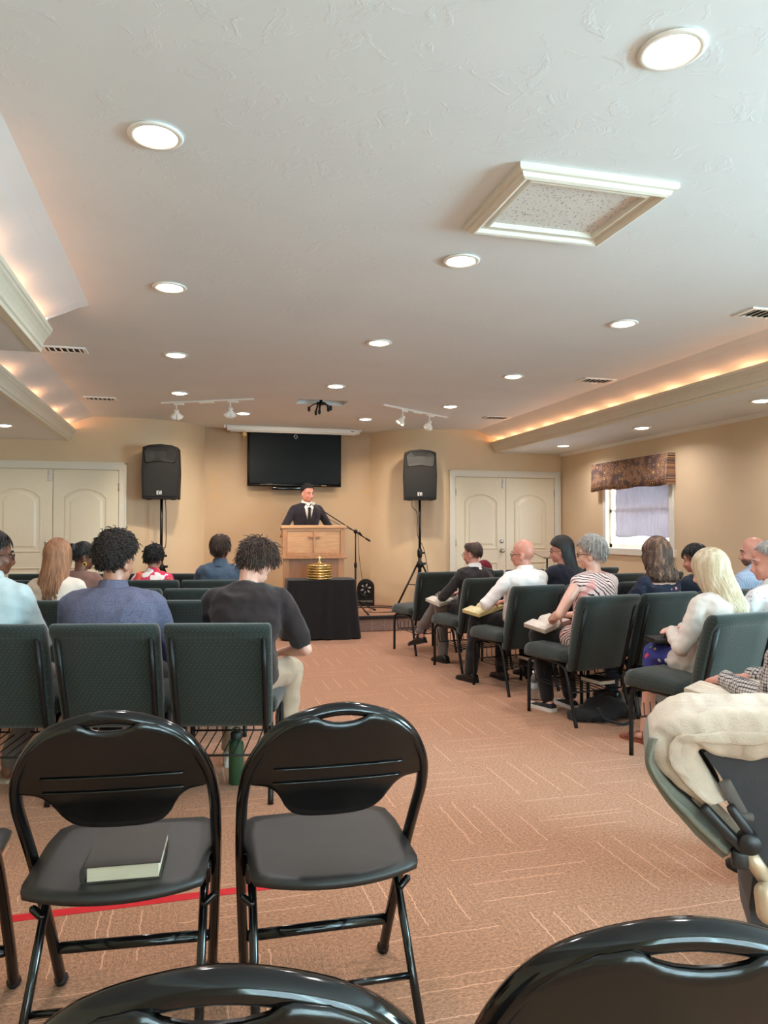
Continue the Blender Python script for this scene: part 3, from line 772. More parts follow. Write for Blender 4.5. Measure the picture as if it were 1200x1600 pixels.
MB().prism([(-.02, h - .045), (.40, h - .135), (.40, h - .16), (-.02, h - .07)], -.39, .39, Matrix(((0, 0, 1, 0), (1, 0, 0, 0), (0, 1, 0, 0), (0, 0, 0, 1)))).build('slanted_top', M_OAK, t)
MB().rbox((0, -.005, h - .022), (.82, .07, .04), .006, 1, smooth=False).build('top_ledge', M_OAK, t)
MB().box((0, .18, .94), (.74, .36, .33)).build('upper_body', M_OAK, t)
for s in (-1, 1):
    MB().rbox((s * .3625, -.008, .945), (.055, .026, .37), .004, 1, smooth=False).build('front_stile', M_OAK3, t)
for z in (.785, 1.10): MB().rbox((0, -.007, z), (.67, .024, .045), .004, 1, smooth=False).build('front_rail', M_OAK3, t)
MB().box((0, -.001, .94), (.66, .01, .30)).build('front_panel', M_OAK, t)
for s in (-1, 1):
    mb = MB()
    for k in range(7): mb.ell((s * .385, .02, .80 + k * .045), (.012, .022, .02), nu=8, nv=6)
    mb.build('carved_edge', M_OAK3, t)
cr_ = MB().rbox((0, -.022, .94), (.022, .026, .27), .003, 1, smooth=False).rbox((0, -.022, 1.005), (.155, .026, .022), .003, 1, smooth=False).build('cross', M_OAK3, t)
MB().rbox((0, .16, .745), (.83, .44, .035), .006, 1, smooth=False).build('lower_ledge', M_OAK3, t)
MB().box((0, .17, .365), (.70, .36, .73)).build('base_panel', M_OAK2, t)
for s in (-1, 1): MB().rbox((s * .345, .005, .365), (.075, .05, .73), .004, 1, smooth=False).build('base_stile', M_OAK3, t)
MB().box((0, .17, .04), (.78, .42, .08)).build('plinth', M_OAK3, t)

# cloth-covered table in front
CT = thing('communion_table', 'small table hidden under a black cloth before the pulpit', 'table', (1.475, 8.66, 0), R(-3))
for sx in (-1, 1):
    for sy in (-1, 1): MB().tube([(sx * .33, sy * .16, .0), (sx * .33, sy * .16, .66)], .02, 8).build('leg', M_OAK2, CT)
MB().box((0, 0, .668), (.76, .42, .024)).build('table_top', M_OAK2, CT)
mb = MB(); rings = []; N = 96
def rr(w, d, r, k):
    # point on a rounded rectangle by angle fraction
    per = [(w / 2 - r, d / 2), (-(w / 2 - r), d / 2)]
    pts = []
    for cx, cy, a0 in ((w / 2 - r, d / 2 - r, 0), (-(w / 2 - r), d / 2 - r, 90), (-(w / 2 - r), -(d / 2 - r), 180), (w / 2 - r, -(d / 2 - r), 270)):
        for j in range(7): a = R(a0 + 90 * j / 6); pts.append((cx + r * math.cos(a), cy + r * math.sin(a)))
    L = [0]
    for i in range(len(pts)): p, q = pts[i], pts[(i + 1) % len(pts)]; L.append(L[-1] + math.hypot(p[0] - q[0], p[1] - q[1]))
    s = (k % 1) * L[-1]
    for i in range(len(pts)):
        if L[i + 1] >= s:
            f = (s - L[i]) / max(1e-9, L[i + 1] - L[i]); p, q = pts[i], pts[(i + 1) % len(pts)]
            return p[0] + (q[0] - p[0]) * f, p[1] + (q[1] - p[1]) * f
    return pts[0]
for zi, z in enumerate((.690, .689, .680, .64, .55, .45, .35, .25, .15, .06, .012)):
    ring = []; dn = max(0, (.68 - z) / .68)
    for k in range(N):
        fr = k / N
        grow = .10 * dn + (.03 * dn ** 3)
        x, y = rr(.80 + (grow - (.02 if zi == 0 else 0)), .46 + grow * .7 - (.02 if zi == 0 else 0), .04 + .05 * dn, fr)
        f = dn * (.012 * math.sin(fr * 2 * math.pi * 13 + 1.7 * math.sin(fr * 9)) + .008 * math.sin(fr * 2 * math.pi * 23 + z * 3))
        l = math.hypot(x, y); ring.append(V(x * (1 + f / l), y * (1 + f / l), z + (.0 if z > .1 else .006 * math.sin(fr * 40))))
    rings.append(ring)
mb.loft(rings, True, False); n0 = 0; mb.f.append(tuple(range(N))); mb.s.append(False); mb.m.append(0)
M_CLOTH = fabric('black_tablecloth', (30, 28, 29), .85, bump=.15)
cl_o = mb.build('tablecloth', M_CLOTH, None, (1.475, 8.66, 0.0), (0, 0, R(-3))); tag(cl_o, 'black cloth draped to the floor over the small table', 'tablecloth')
# stacked brass trays with a cross on the lid
M_BRASS = simple('polished_brass', (238, 214, 146), .22, 1, .06)
t = thing('communion_trays', 'stack of shiny brass trays with a small cross on the lid', 'tray stack', (1.455, 8.58, .690))
for k in range(5):
    z = k * .031
    MB().lathe([(.12, z), (.145, z + .002), (.150, z + .010), (.150, z + .017), (.140, z + .020), (.137, z + .029), (.12, z + .030)], 28).build('tray', M_BRASS, t)
ld = MB().lathe([(.15, .155), (.152, .165), (.13, .172), (.08, .182), (.03, .192), (.022, .20), (.014, .205), (.018, .212), (.001, .218)], 28).build('lid', M_BRASS, t)
MB().box((0, 0, .245), (.010, .008, .06)).box((0, 0, .255), (.038, .0095, .010)).build('cross', M_BRASS, ld)

# microphone on a boom stand
t = thing('microphone_stand', 'black boom microphone stand beside the pulpit', 'microphone stand', (2.09, 9.50, PZ))
jt = V(0, 0, 1.10 - .03)
MB().tube([(0, 0, .16), (0, 0, .62)], .013, 10).build('lower_tube', M_BLACKM, t)
MB().tube([(0, 0, .60), (0, 0, jt.z)], .009, 10).lathe([(.016, .59), (.02, .61), (.02, .65), (.012, .66)], 10).build('upper_tube', M_BLACKM, t)
b0, b1 = V(.19, 0, .945), V(-.555, -.02, 1.41)
MB().tube([b0, b1], .0075, 8).cap(b0, b0.lerp(b1, .06), .013, .013, 8).build('boom', M_BLACKM, t)
MB().ell(tuple(jt), (.028, .028, .03)).cap((0, -.03, jt.z), (0, .04, jt.z), .012, .012, 8).cap(tuple(jt + V(.05, 0, -.02)), tuple(jt + V(.075, 0, -.05)), .018, .014, 8).build('boom_clutch', M_BLACKM, t)
for a in (30, 160, 285):
    lg = MB().tube([(0, 0, .17), (.34 * math.cos(R(a)), .34 * math.sin(R(a)), .014)], .009, 6).build('leg', M_BLACKM, t)
    MB().cap((.33 * math.cos(R(a)), .33 * math.sin(R(a)), .02), (.36 * math.cos(R(a)), .36 * math.sin(R(a)), .013), .013, .012, 8).build('rubber_foot', M_RUBBER, lg)
mc = MB().tube([(-.555, -.02, 1.41), (-.535, -.03, 1.395), (-.50, -.04, 1.36), (-.46, -.05, 1.30)], [.018, .017, .013, .010], 10).build('microphone', simple('mic_grey', (70, 66, 66), .4, .5), t)
MB().ell((-.565, -.015, 1.425), (.027, .027, .03)).build('microphone_grille', simple('mic_grille_silver', (205, 198, 186), .4, .6, .2, 300, .5, 700), mc)
cable([(1.63, 9.45, 1.47), (1.75, 9.48, 1.40), (1.95, 9.49, 1.30), (2.06, 9.49, 1.26), (2.12, 9.49, 1.20), (2.14, 9.50, .9), (2.20, 9.52, .55), (2.30, 9.52, PZ + .008), (2.45, 9.42, PZ + .008), (2.7, 9.44, PZ + .008)], 'thin black microphone cable hanging beside the boom stand', .0035)

# arch-topped fan heater by the wall
t = thing('floor_fan', 'small arch-topped black fan on the platform floor', 'fan', (2.43, 10.36, PZ), R(-14))
def arch_out(w, hh, n=14): return [(-w / 2, 0), (w / 2, 0)] + [(w / 2 * math.cos(math.pi * k / n), hh - w / 2 + w / 2 * math.sin(math.pi * k / n)) for k in range(n + 1)]
MB().prism(arch_out(.25, .38), -.08, .07, MXZ(0)).build('housing', M_SPK, t)
MB().tube([(.10 * math.cos(2 * math.pi * k / 28), -.078, .245 + .10 * math.sin(2 * math.pi * k / 28)) for k in range(28)], .010, 6, True).build('grille_ring', M_BLACKM, t)
for k in range(6):
    a = k * R(60) + .3
    mb = MB().ell((.055 * math.cos(a), -.082, .245 + .055 * math.sin(a)), (.026, .005, .014), (0, -a, 0), 10, 6); mb.build('blade', simple('fan_silver', (176, 172, 166), .3, .8), t)
MB().lathe([(.02, 0), (.018, .01), (.001, .014)], 14, Matrix.Translation((0, -.08, .245)) @ Matrix.Rotation(R(90), 4, 'X')).build('hub', M_BLACKM, t)
MB().rbox((0, -.075, .065), (.2, .01, .03), .003, 1).build('control_panel', simple('fan_panel', (88, 84, 76), .4), t)
# music stand by the right door
t = thing('music_stand', 'tan-topped music stand beyond the right rows, before the door', 'music stand', (4.40, 8.6, 0), R(20))
MB().box((0, 0, .955), (.36, .26, .012), (R(18), 0, 0)).build('desk', simple('stand_tan', (150, 128, 104), .6), t)
MB().box((0, -.13, .925), (.36, .03, .012)).build('desk_lip', simple('stand_tan', (150, 128, 104), .6), t)
MB().tube([(0, 0, .28), (0, 0, .95)], .011, 8).build('pole', M_BLACKM, t)
for a in (90, 210, 330): MB().tube([(0, 0, .30), (.26 * math.cos(R(a)), .26 * math.sin(R(a)), .01)], .009, 6).build('leg', M_BLACKM, t)

# ------------------------------------------------------------------ green church chairs
def mat_green():
    t = NT('green_dotted_upholstery'); co = t.coord('Object', (1, 1, 1), (0, R(45), 0))
    sep = t.n('ShaderNodeSeparateXYZ'); t.l(co, sep.inputs[0])
    cb = t.n('ShaderNodeCombineXYZ'); t.l(sep.outputs[0], cb.inputs[0]); t.l(t.math('ADD', sep.outputs[2], t.math('MULTIPLY', sep.outputs[1], .8)), cb.inputs[1])
    d = t.voro(cb.outputs[0], 62, rnd=.0); w = t.noise(t.coord('Object'), 420, 2)
    base = t.ramp(w, [(.3, lin((26, 33, 31))), (.7, lin((48, 58, 55)))])
    dot = t.ramp(d, [(.0, (1, 1, 1)), (.11, (1, 1, 1)), (.19, (0, 0, 0))])
    t.set(t.mix(t.math('MULTIPLY', dot, .38), base, lin((86, 104, 84))), .88, 0, .25)
    t.bump(t.math('ADD', t.math('MULTIPLY', w, .6), d), .25, .003); t.b.inputs['Sheen Weight'].default_value = .3
    return t.m
M_GREEN = mat_green()
M_CFRAME = simple('chair_black_steel', (26, 24, 24), .42, .3, .12, 50, .05)
def make_church_chair():
    t = thing('church_chair', 'x', 'chair')
    # seat cushion: waterfall front, slightly crowned
    mb = MB(); rings = []
    for (y, zt, zb, w) in ((.255, .435, .405, .23), (.262, .455, .39, .245), (.25, .475, .385, .252), (.20, .487, .385, .250), (.05, .482, .39, .250), (-.10, .474, .395, .249), (-.20, .470, .40, .245)):
        ring = []
        for (u, v) in ((-1, .12), (-1, .6), (-.96, .85), (-.86, 1), (-.4, 1.06), (0, 1.08), (.4, 1.06), (.86, 1), (.96, .85), (1, .6), (1, .12), (.9, 0), (-.9, 0)):
            ring.append(V(u * w, y, zb + (zt - zb) * v))
        rings.append(ring)
    mb.loft(rings).build('seat', M_GREEN, t)
    # backrest: padded shell with a thick roll along the top
    lean = math.tan(R(15)); z0, z1 = .345, .845
    def by(z): return -.225 - (z - .45) * lean
    mb = MB(); rings = []
    for (z, front, back, w) in ((z0, .026, -.016, .226), (z0 + .02, .04, -.022, .234), (.50, .048, -.024, .238), (.62, .050, -.024, .240), (.76, .044, -.026, .242), (.785, .042, -.040, .243), (.805, .040, -.048, .244), (.828, .030, -.046, .243), (.842, .016, -.034, .238), (z1, .0, -.015, .232)):
        y = by(z); ring = []
        for (u, v) in ((-1, .5), (-.985, .85), (-.93, 1), (-.4, 1.1), (0, 1.12), (.4, 1.1), (.93, 1), (.985, .85), (1, .5), (.985, .12), (.95, 0), (.4, -.02), (0, -.03), (-.4, -.02), (-.95, 0), (-.985, .12)):
            ring.append(V(u * w, y + back + (front - back) * v, z))
        rings.append(ring)
    bk = mb.loft(rings).build('backrest', M_GREEN, t)
    # steel side rails of the back
    for s in (-1, 1):
        MB().tube([(s * .205, by(.30) - .012, .30), (s * .205, by(.40) - .022, .40), (s * .208, by(.6) - .026, .6), (s * .210, by(.785) - .026, .785)], .021, 4, flat=.62, up=(1, 0, 0)).build('back_rail', M_CFRAME, t)
    # legs
    for s in (-1, 1):
        MB().tube(catmull([(s * .235, .222, .0), (s * .232, .222, .30), (s * .225, .215, .36), (s * .21, .18, .385)], 4), .0125, 6, flat=1.1).build('leg', M_CFRAME, t)
        MB().tube(catmull([(s * .235, -.275, .0), (s * .232, -.225, .16), (s * .225, -.18, .30), (s * .215, -.13, .365), (s * .21, -.02, .385), (s * .21, .18, .385)], 4), .0125, 6, flat=1.1).build('leg', M_CFRAME, t)
    MB().box((0, .17, .378), (.43, .025, .025)).box((0, -.16, .372), (.43, .025, .025)).build('seat_frame', M_CFRAME, t)
    # wire book rack under the seat
    rk = MB()
    for k in range(9): x = -.19 + k * .0475; rk.tube([(x, .17, .30), (x, .165, .225), (x, -.20, .205)], .0035, 4)
    rk.tube([(-.215, -.20, .205), (.215, -.20, .205)], .0055, 6).tube([(-.215, .165, .225), (.215, .165, .225)], .005, 6)
    for s in (-1, 1): rk.tube([(s * .215, -.20, .205), (s * .222, -.19, .27)], .005, 4).tube([(s * .215, .165, .225), (s * .222, .19, .34)], .005, 4)
    rk.build('book_rack', M_CFRAME, t)
    return t
church0 = make_church_chair(); cc_n = [0]
def church(x, y, a, label, group):
    t = church0 if cc_n[0] == 0 else dup(church0, (0, 0, 0), 0)
    cc_n[0] += 1; t.location = (x, y, 0); t.rotation_euler = (0, 0, a); t['label'] = label; t['group'] = group; return t
AR, AL = R(11), R(-12.6)
ROWS_R = [(2.37, 7.43), (2.49, 6.44), (2.52, 5.52), (2.57, 4.60), (2.68, 3.525)]
ROWS_L = [(.19, 3.78), (.15, 4.938), (.122, 5.855), (.228, 6.783), (.09, 7.77)]
RN = ['front', 'second', 'third', 'fourth', 'fifth']
who_r = {(0, 0): 'empty green church chair at the aisle end of the front right row', (1, 0): 'green church chair under the man in the dark suit', (2, 0): 'green church chair under the bald man in the white shirt',
         (2, 1): 'green church chair under the woman with long black hair', (3, 0): 'green church chair under the grey-haired woman in the patterned top', (3, 1): 'green church chair under the woman with long wavy brown hair',
         (3, 2): 'green church chair under the person with short dark hair by the blond woman', (3, 3): 'green church chair under the bearded man near the right wall', (4, 0): 'green church chair under the long-haired blond woman', (4, 1): 'green church chair under the man cut by the right photo edge'}
CH_R = {}
for r, (x, y) in enumerate(ROWS_R):
    for k in range((5, 5, 5, 4, 2)[r]):
        px, py = x + .53 * k * math.cos(AR), y + .53 * k * math.sin(AR)
        lab = who_r.get((r, k), 'green church chair in the %s right row, %s from the aisle' % (RN[r], ('first', 'second', 'third', 'fourth', 'fifth')[k]))
        CH_R[r, k] = church(px, py, AR, lab, 'green church chairs of the right block')
church(2.20, 2.10, AR, 'green church chair behind the stroller canopy', 'green church chairs of the right block')
who_l = {(0, 0): 'green church chair under the young man in the black T-shirt', (0, 1): 'green church chair under the curly-haired man in the blue blazer', (0, 2): 'green church chair at the left photo edge under the person in pale blue',
         (1, 1): 'green church chair hidden before the man in the blue blazer', (1, 0): 'empty green church chair straight before the young man in black'}
for r, (x, y) in enumerate(ROWS_L):
    for k in range((3, 3, 4, 4, 4)[r]):
        px, py = x - .51 * k * math.cos(AL), y - .51 * k * math.sin(AL)
        lab = who_l.get((r, k), 'green church chair in the left block, %s row from the back, %s from the aisle' % (('last', 'second', 'third', 'fourth', 'fifth')[r], ('first', 'second', 'third', 'fourth')[k]))
        church(px, py, AL, lab, 'green church chairs of the left block')

# ------------------------------------------------------------------ black folding chairs
M_GLOSS = simple('gloss_black_plastic', (17, 16, 16), .22, 0, .1, 60, .02, 300)
M_GLOSSF = simple('gloss_black_tube', (14, 14, 15), .12, 0, .1)
M_FSEAT = simple('satin_black_seat', (40, 37, 35), .42, 0, .06, 60, .12, 900)
def make_folding():
    t = thing('folding_chair', 'x', 'folding chair')
    W2 = .226
    # main frame: front feet up to the arched top
    side = [(W2 - .02, .22, .0), (W2 - .012, .15, .16), (W2, .03, .40), (W2 + .003, -.055, .53), (W2 + .002, -.12, .62), (W2 - .012, -.165, .70), (W2 - .055, -.198, .775), (W2 - .12, -.215, .820), (0, -.222, .842)]
    pts = catmull(side + [(-p[0], p[1], p[2]) for p in side[-2::-1]], 5)
    MB().tube(pts, .0145, 10, flat=1.25, up=(0, 1, 0)).build('back_frame', M_GLOSSF, t)
    # rear legs
    for s in (-1, 1):
        lg = MB().tube([(s * .196, .10, .405), (s * .196, -.02, .28), (s * .200, -.25, .008)], .0115, 8).build('rear_leg', M_GLOSSF, t)
        MB().cap((s * .200, -.243, .016), (s * .200, -.253, .008), .016, .015, 8).build('foot_cap', M_RUBBER, lg)
        MB().cap((s * .206, .213, .016), (s * .206, .224, .010), .019, .018, 8).build('foot_cap', M_RUBBER, t)
        MB().rbox((s * .209, .025, .385), (.012, .11, .055), .004, 1).cap((s * .20, -.01, .30), (s * .222, -.0, .315), .010, .010, 8).build('hinge_plate', M_GLOSSF, t)
    MB().rbox((0, .165, .125), (.40, .012, .030), .003, 1, rot=(R(-28), 0, 0)).build('front_brace', M_GLOSSF, t)
    MB().tube([(-.197, -.14, .138), (.197, -.14, .138)], .009, 8).build('rear_brace', M_GLOSSF, t)
    # seat: straight sides, rounded front corners, bowed rear edge
    n = 14; out = []
    for k in range(n + 1):
        u = -1 + 2 * k / n; out.append((u * .205, -.165 - .055 * (1 - u * u)))
    out += [(.212, -.13), (.215, .10), (.205, .19), (.18, .215), (0, .222), (-.18, .215), (-.205, .19), (-.215, .10), (-.212, -.13)]
    mb = MB(); zs = lambda x, y, d: .437 + .03 * (y + .2) * .5 - .012 * (1 - (x / .21) ** 2) * (1 - min(1, abs(y) / .25)) - d
    m = len(out); c = 6
    rings = []
    for k in range(c):                       # concentric top rings to the middle, dished
        f = (1 - k / c); rings.append([V(p[0] * f, p[1] * f, zs(p[0] * f, p[1] * f, 0 if k else .004)) for p in out])
    low = [V(p[0] * .985, p[1] * .985, zs(p[0], p[1], .022)) for p in out]
    mb.loft([low] + rings, True, True)
    mb.build('seat', M_FSEAT, t)
    # plastic back panel: D-shaped with shoulder cut-outs and a hand slot under the arch
    def pan(z):  # frame y at height z
        zz = [(.40, .03), (.53, -.055), (.62, -.12), (.70, -.165), (.775, -.198), (.82, -.215), (.85, -.223)]
        for a, b in zip(zz[:-1], zz[1:]):
            if z <= b[0]: return a[1] + (b[1] - a[1]) * (z - a[0]) / (b[0] - a[0])
        return -.223
    def interp(tab, x):
        for p, q in zip(tab[:-1], tab[1:]):
            if x <= q[0] + 1e-9: return p[1] + (q[1] - p[1]) * (x - p[0]) / (q[0] - p[0])
        return tab[-1][1]
    low_ = [(p.x, p.y) for p in catmull([(0, .545, 0), (.06, .548, 0), (.100, .559, 0), (.126, .588, 0), (.144, .625, 0), (.170, .648, 0), (.205, .655, 0), (.219, .662, 0)], 6)]
    hi_ = [(0, .811), (.026, .813), (.048, .819), (.060, .828), (.066, .832), (.106, .822), (.138, .805), (.172, .775), (.199, .74), (.213, .70), (.219, .672)]
    nx, nz = 56, 14; vs = []; mbp = MB()
    for i in range(nx + 1):
        x = .219 * math.sin(math.pi / 2 * (-1 + 2 * i / nx)); ax = abs(x); z0_, z1_ = interp(low_, ax), interp(hi_, ax)
        for j in range(nz + 1):
            zz = z0_ + (z1_ - z0_) * j / nz; vs.append((x, pan(zz) - .014 * (1 - min(1, (x / .219) ** 2)) - .008, zz))
    mbp.add(vs, [(i * (nz + 1) + j, (i + 1) * (nz + 1) + j, (i + 1) * (nz + 1) + j + 1, i * (nz + 1) + j + 1) for i in range(nx) for j in range(nz)], True)
    me = mbp.mesh('back_panel', M_GLOSS)
    o = link('back_panel', me, t); md = o.modifiers.new('t', 'SOLIDIFY'); md.thickness = .010; md.offset = 0
    # moulded ribs across the panel
    for z in (.655, .695): 
        MB().tube([(x, pan(z) - .014 * (1 - (x / .215) ** 2) - .0165, z - .05 * 0) for x in [-.16 + .32 * k / 12 for k in range(13)]], .003, 6).build('panel_rib', M_GLOSS, o)
    # slot strip: rim joining panel and tube
    return t
fold0 = make_folding()
FOLD = [(.355, 1.965, R(-1), 'black folding chair with an empty seat, right one of the two nearest whole chairs'), (-.160, 2.02, R(-5), 'black folding chair with a dark book lying on its seat'),
        (-.70, 2.08, R(-6), 'black folding chair cut off by the left photo edge'), (.065, .94, R(-10), 'black folding chair at the bottom centre, only its arched top in view'), (.585, .895, R(-17), 'black folding chair in the bottom right corner, only its arched top in view')]
for i, (x, y, a, lab) in enumerate(FOLD):
    t = fold0 if i == 0 else dup(fold0, (0, 0, 0), 0)
    t.location = (x, y, 0); t.rotation_euler = (0, 0, a); t['label'] = lab; t['group'] = 'black folding chairs'

# red tape on the carpet
tag(MB().box((-.40, 2.665, .0009), (1.45, .045, .0014), (0, 0, R(.5))).build('floor_tape', simple('red_tape', (206, 26, 36), .5)), 'red tape strip stuck across the carpet under the folding chairs', 'tape')

# ------------------------------------------------------------------ books
def book(loc, rotz, label, w=.15, l=.22, th=.035, cover=(32, 30, 29), page=(226, 214, 188), tilt=0, name='book', ribbon=False, cat='book'):
    t = thing(name, label, cat, loc, rotz); t.rotation_euler = (tilt, 0, rotz)
    cm = simple('cover_%d_%d_%d' % cover, cover, .5, 0, .15, 200, .2, 400); pm = mat_pages(page)
    MB().box((0, 0, .0015), (w, l, .003)).build('back_cover', cm, t)
    MB().box((0, 0, th - .0015), (w, l, .003)).build('front_cover', cm, t)
    MB().tube([(-w / 2 - .002, -l / 2, th / 2), (-w / 2 - .002, l / 2, th / 2)], th / 2, 10, flat=.35, up=(1, 0, 0)).build('spine', cm, t)
    MB().box((.001, 0, th / 2), (w - .012, l - .010, th - .006)).build('pages', pm, t)
    return t
def mat_pages(rgb):
    nm = 'pages_%d_%d_%d' % rgb
    if nm in MATS: return MATS[nm]
    t = NT(nm); co = t.coord('Object', (1, 1, 900)); c = lin(rgb)
    n = t.noise(co, 1, 1); t.set(t.ramp(n, [(.3, tuple(v * .8 for v in c[:3]) + (1,)), (.7, c)]), .85, 0, .2); return t.m
book((-.148, 1.985, .4335), R(-4), 'dark hardback book lying on the left folding chair seat', .175, .225, .040, (52, 43, 37))
def mat_print(rgb):
    nm = 'printed_page_%d_%d_%d' % rgb
    if nm in MATS: return MATS[nm]
    t = NT(nm); c = lin(rgb); co = t.coord('Object'); sp = t.n('ShaderNodeSeparateXYZ'); t.l(co, sp.inputs[0])
    rows = t.math('LESS_THAN', t.math('FRACT', t.math('MULTIPLY', sp.outputs[1], 150.)), .45)
    words = t.math('GREATER_THAN', t.noise(t.coord('Object', (220, 40, 1)), 1, 1), .42)
    gut = t.math('GREATER_THAN', t.math('ABSOLUTE', t.math('SUBTRACT', t.math('ABSOLUTE', sp.outputs[0]), .075)), .004)
    f = t.math('MULTIPLY', t.math('MULTIPLY', t.math('MULTIPLY', rows, words), gut), .45)
    t.set(t.mix(f, c, lin((90, 84, 80))), .8, 0, .2); return t.m
def open_book(loc, rotz, label, tilt=(0, 0), w=.15, l=.23, th=.03, page=(232, 222, 204), edge=None, cover=(40, 34, 32)):
    """open bible: two curved page blocks on a cover"""
    t = thing('open_book', label, 'book', loc, rotz); t.rotation_euler = (tilt[0], tilt[1], rotz)
    cm = simple('cover_%d_%d_%d' % cover, cover, .5, 0, .15); pm = mat_print(page); em = mat_pages(edge or page)
    MB().box((0, 0, .002), (2 * w + .01, l + .01, .004)).build('cover', cm, t)
    for s in (-1, 1):
        rings_t = []; n = 9
        prof = []
        for k in range(n + 1):
            u = k / n; z = .006 + th * (math.sin(min(1, u * 3) * math.pi / 2) * (1 - .30 * u)); prof.append((s * (.002 + w * u), z))
        mb = MB(); 
        vs = [(p[0], y, p[1]) for y in (-l / 2, l / 2) for p in prof] + [(p[0], y, .004) for y in (-l / 2, l / 2) for p in prof]
        m = n + 1; fs = []
        for k in range(n): fs.append((k, k + 1, m + k + 1, m + k))
        mb.add(vs, fs, True); mb.mi = 1
        o = len(mb.v) - len(vs)
        for k in range(n):
            mb.f.append((k, k + 1, 2 * m + k + 1, 2 * m + k)); mb.s.append(False); mb.m.append(1)
            mb.f.append((m + k, m + k + 1, 3 * m + k + 1, 3 * m + k)); mb.s.append(False); mb.m.append(1)
        mb.f.append((n, m + n, 3 * m + n, 2 * m + n)); mb.s.append(False); mb.m.append(1)
        mb.build('page_block', [pm, em], t)
    return t

# ------------------------------------------------------------------ people
def skin_mat(name, rgb):
    if name in MATS: return MATS[name]
    t = NT(name); co = t.coord(); c = lin(rgb)
    r_ = tuple(min(1, v * k) for v, k in zip(c[:3], (1.03, .90, .87))) + (1,)
    t.set(t.ramp(t.noise(co, 18, 3), [(.3, c), (.75, r_)]), .38, 0, .45); t.bump(t.noise(co, 240, 2), .06, .002)
    t.b.inputs['Subsurface Weight'].default_value = .06; t.b.inputs['Subsurface Radius'].default_value = (.01, .004, .002)
    return t.m
def hair_mat(name, stops, along=(45, 45, 5)):
    if name in MATS: return MATS[name]
    t = NT(name); n = t.noise(t.coord('Object', along), 1, 4, .6)
    t.set(t.ramp(n, [(p, lin(c)) for p, c in stops]), .48, 0, .4); t.bump(n, .3, .004); return t.m
PEND = []
def remesh(mb, name, mat, parent, voxel, smooth=3, wrinkle=0., wf=14., seed=0.):
    me = mb.mesh(name, mat); o = link(name, me, parent)
    m = o.modifiers.new('r', 'REMESH'); m.mode = 'VOXEL'; m.voxel_size = voxel; m.use_smooth_shade = True
    if smooth: s = o.modifiers.new('s', 'SMOOTH'); s.factor = .5; s.iterations = smooth
    PEND.append((o, mat, wrinkle, wf, seed)); return o
def flush():
    bpy.context.view_layer.update(); dg = bpy.context.evaluated_depsgraph_get()
    got = []
    for (o, mat, w, wf, seed) in PEND:
        me = bpy.data.meshes.new_from_object(o.evaluated_get(dg)); got.append(me)
    for (o, mat, w, wf, seed), me in zip(PEND, got):
        if w:
            off = Vector((seed * 3.1, seed * 1.7, seed))
            nrm = [v.normal.copy() for v in me.vertices]
            for v, nn in zip(me.vertices, nrm):
                p = v.co
                a = noise.noise(Vector((p.x * wf * .8 + p.z * 4, p.y * wf * .8, p.z * wf * 1.2)) + off)
                b = 1 - 2 * abs(noise.noise(Vector((p.x * wf * .45 - p.z * wf * .3, p.y * wf * .5, p.z * wf * .55 + p.x * wf * .25)) + off))
                c = 1 - 2 * abs(noise.noise(Vector((p.x * wf * .9 + p.z * wf * .7, p.y * wf * .8, p.z * wf * .7 - p.x * wf * .6)) + off * 2)); v.co = p + nn * w * (.3 * a + .75 * b + .5 * c - .55)
        old = o.data; o.modifiers.clear(); o.data = me
        me.materials.clear(); me.materials.append(mat)
        me.polygons.foreach_set('use_smooth', [True] * len(me.polygons)); bpy.data.meshes.remove(old)
    PEND.clear()

def ik(s, w, l1, l2, pole):
    d = w - s; L = min(d.length, (l1 + l2) * .999); dn = d.normalized(); w = s + dn * L
    a = (l1 * l1 - l2 * l2 + L * L) / (2 * L); h = math.sqrt(max(0, l1 * l1 - a * a))
    p = Vector(pole); p = (p - dn * p.dot(dn)); p = p.normalized() if p.length > 1e-5 else dn.orthogonal()
    return s + dn * a + p * h, w
def hand(mb, w, d, n, s, side, curl=.5, spread=.1, sc=1.0):
    """w wrist, d along the fingers, n out of the palm, s towards the thumb"""
    d, n, s = Vector(d).normalized(), Vector(n).normalized(), Vector(s).normalized()
    k = sc
    for u in (-.026, -.009, .009, .026): mb.cap(w + s * u * .7 * k, w + d * .078 * k + s * u * 1.08 * k, .014 * k, .0125 * k, 8)
    mb.cap(w - d * .03 * k, w + d * .02 * k, .023 * k, .022 * k, 10)
    for u, L in ((.030, .072), (.0105, .080), (-.0095, .075), (-.029, .058)):
        p = w + d * .080 * k + s * u * k; dd = (d + s * u * 6 * spread).normalized(); a = 0; pts = [p]
        for seg, f in ((.45, .55), (.30, 1.0), (.25, .8)):
            a += curl * f; v = dd * math.cos(a) + n * math.sin(a); p = p + v * L * seg * k; pts.append(p)
        mb.chain(pts, [.0098 * k, .0092 * k, .0085 * k, .0075 * k], 8)
    b = w + d * .022 * k + s * .026 * k + n * .004 * k
    t1 = b + (s * .62 + d * .62 + n * .35).normalized() * .040 * k
    t2 = t1 + (d * .85 + s * .12 + n * (.35 + .3 * curl)).normalized() * .032 * k
    t3 = t2 + (d * .9 - s * .1 + n * (.3 + .5 * curl)).normalized() * .024 * k
    mb.chain([b, t1, t2, t3], [.016 * k, .0125 * k, .0105 * k, .0085 * k], 8)

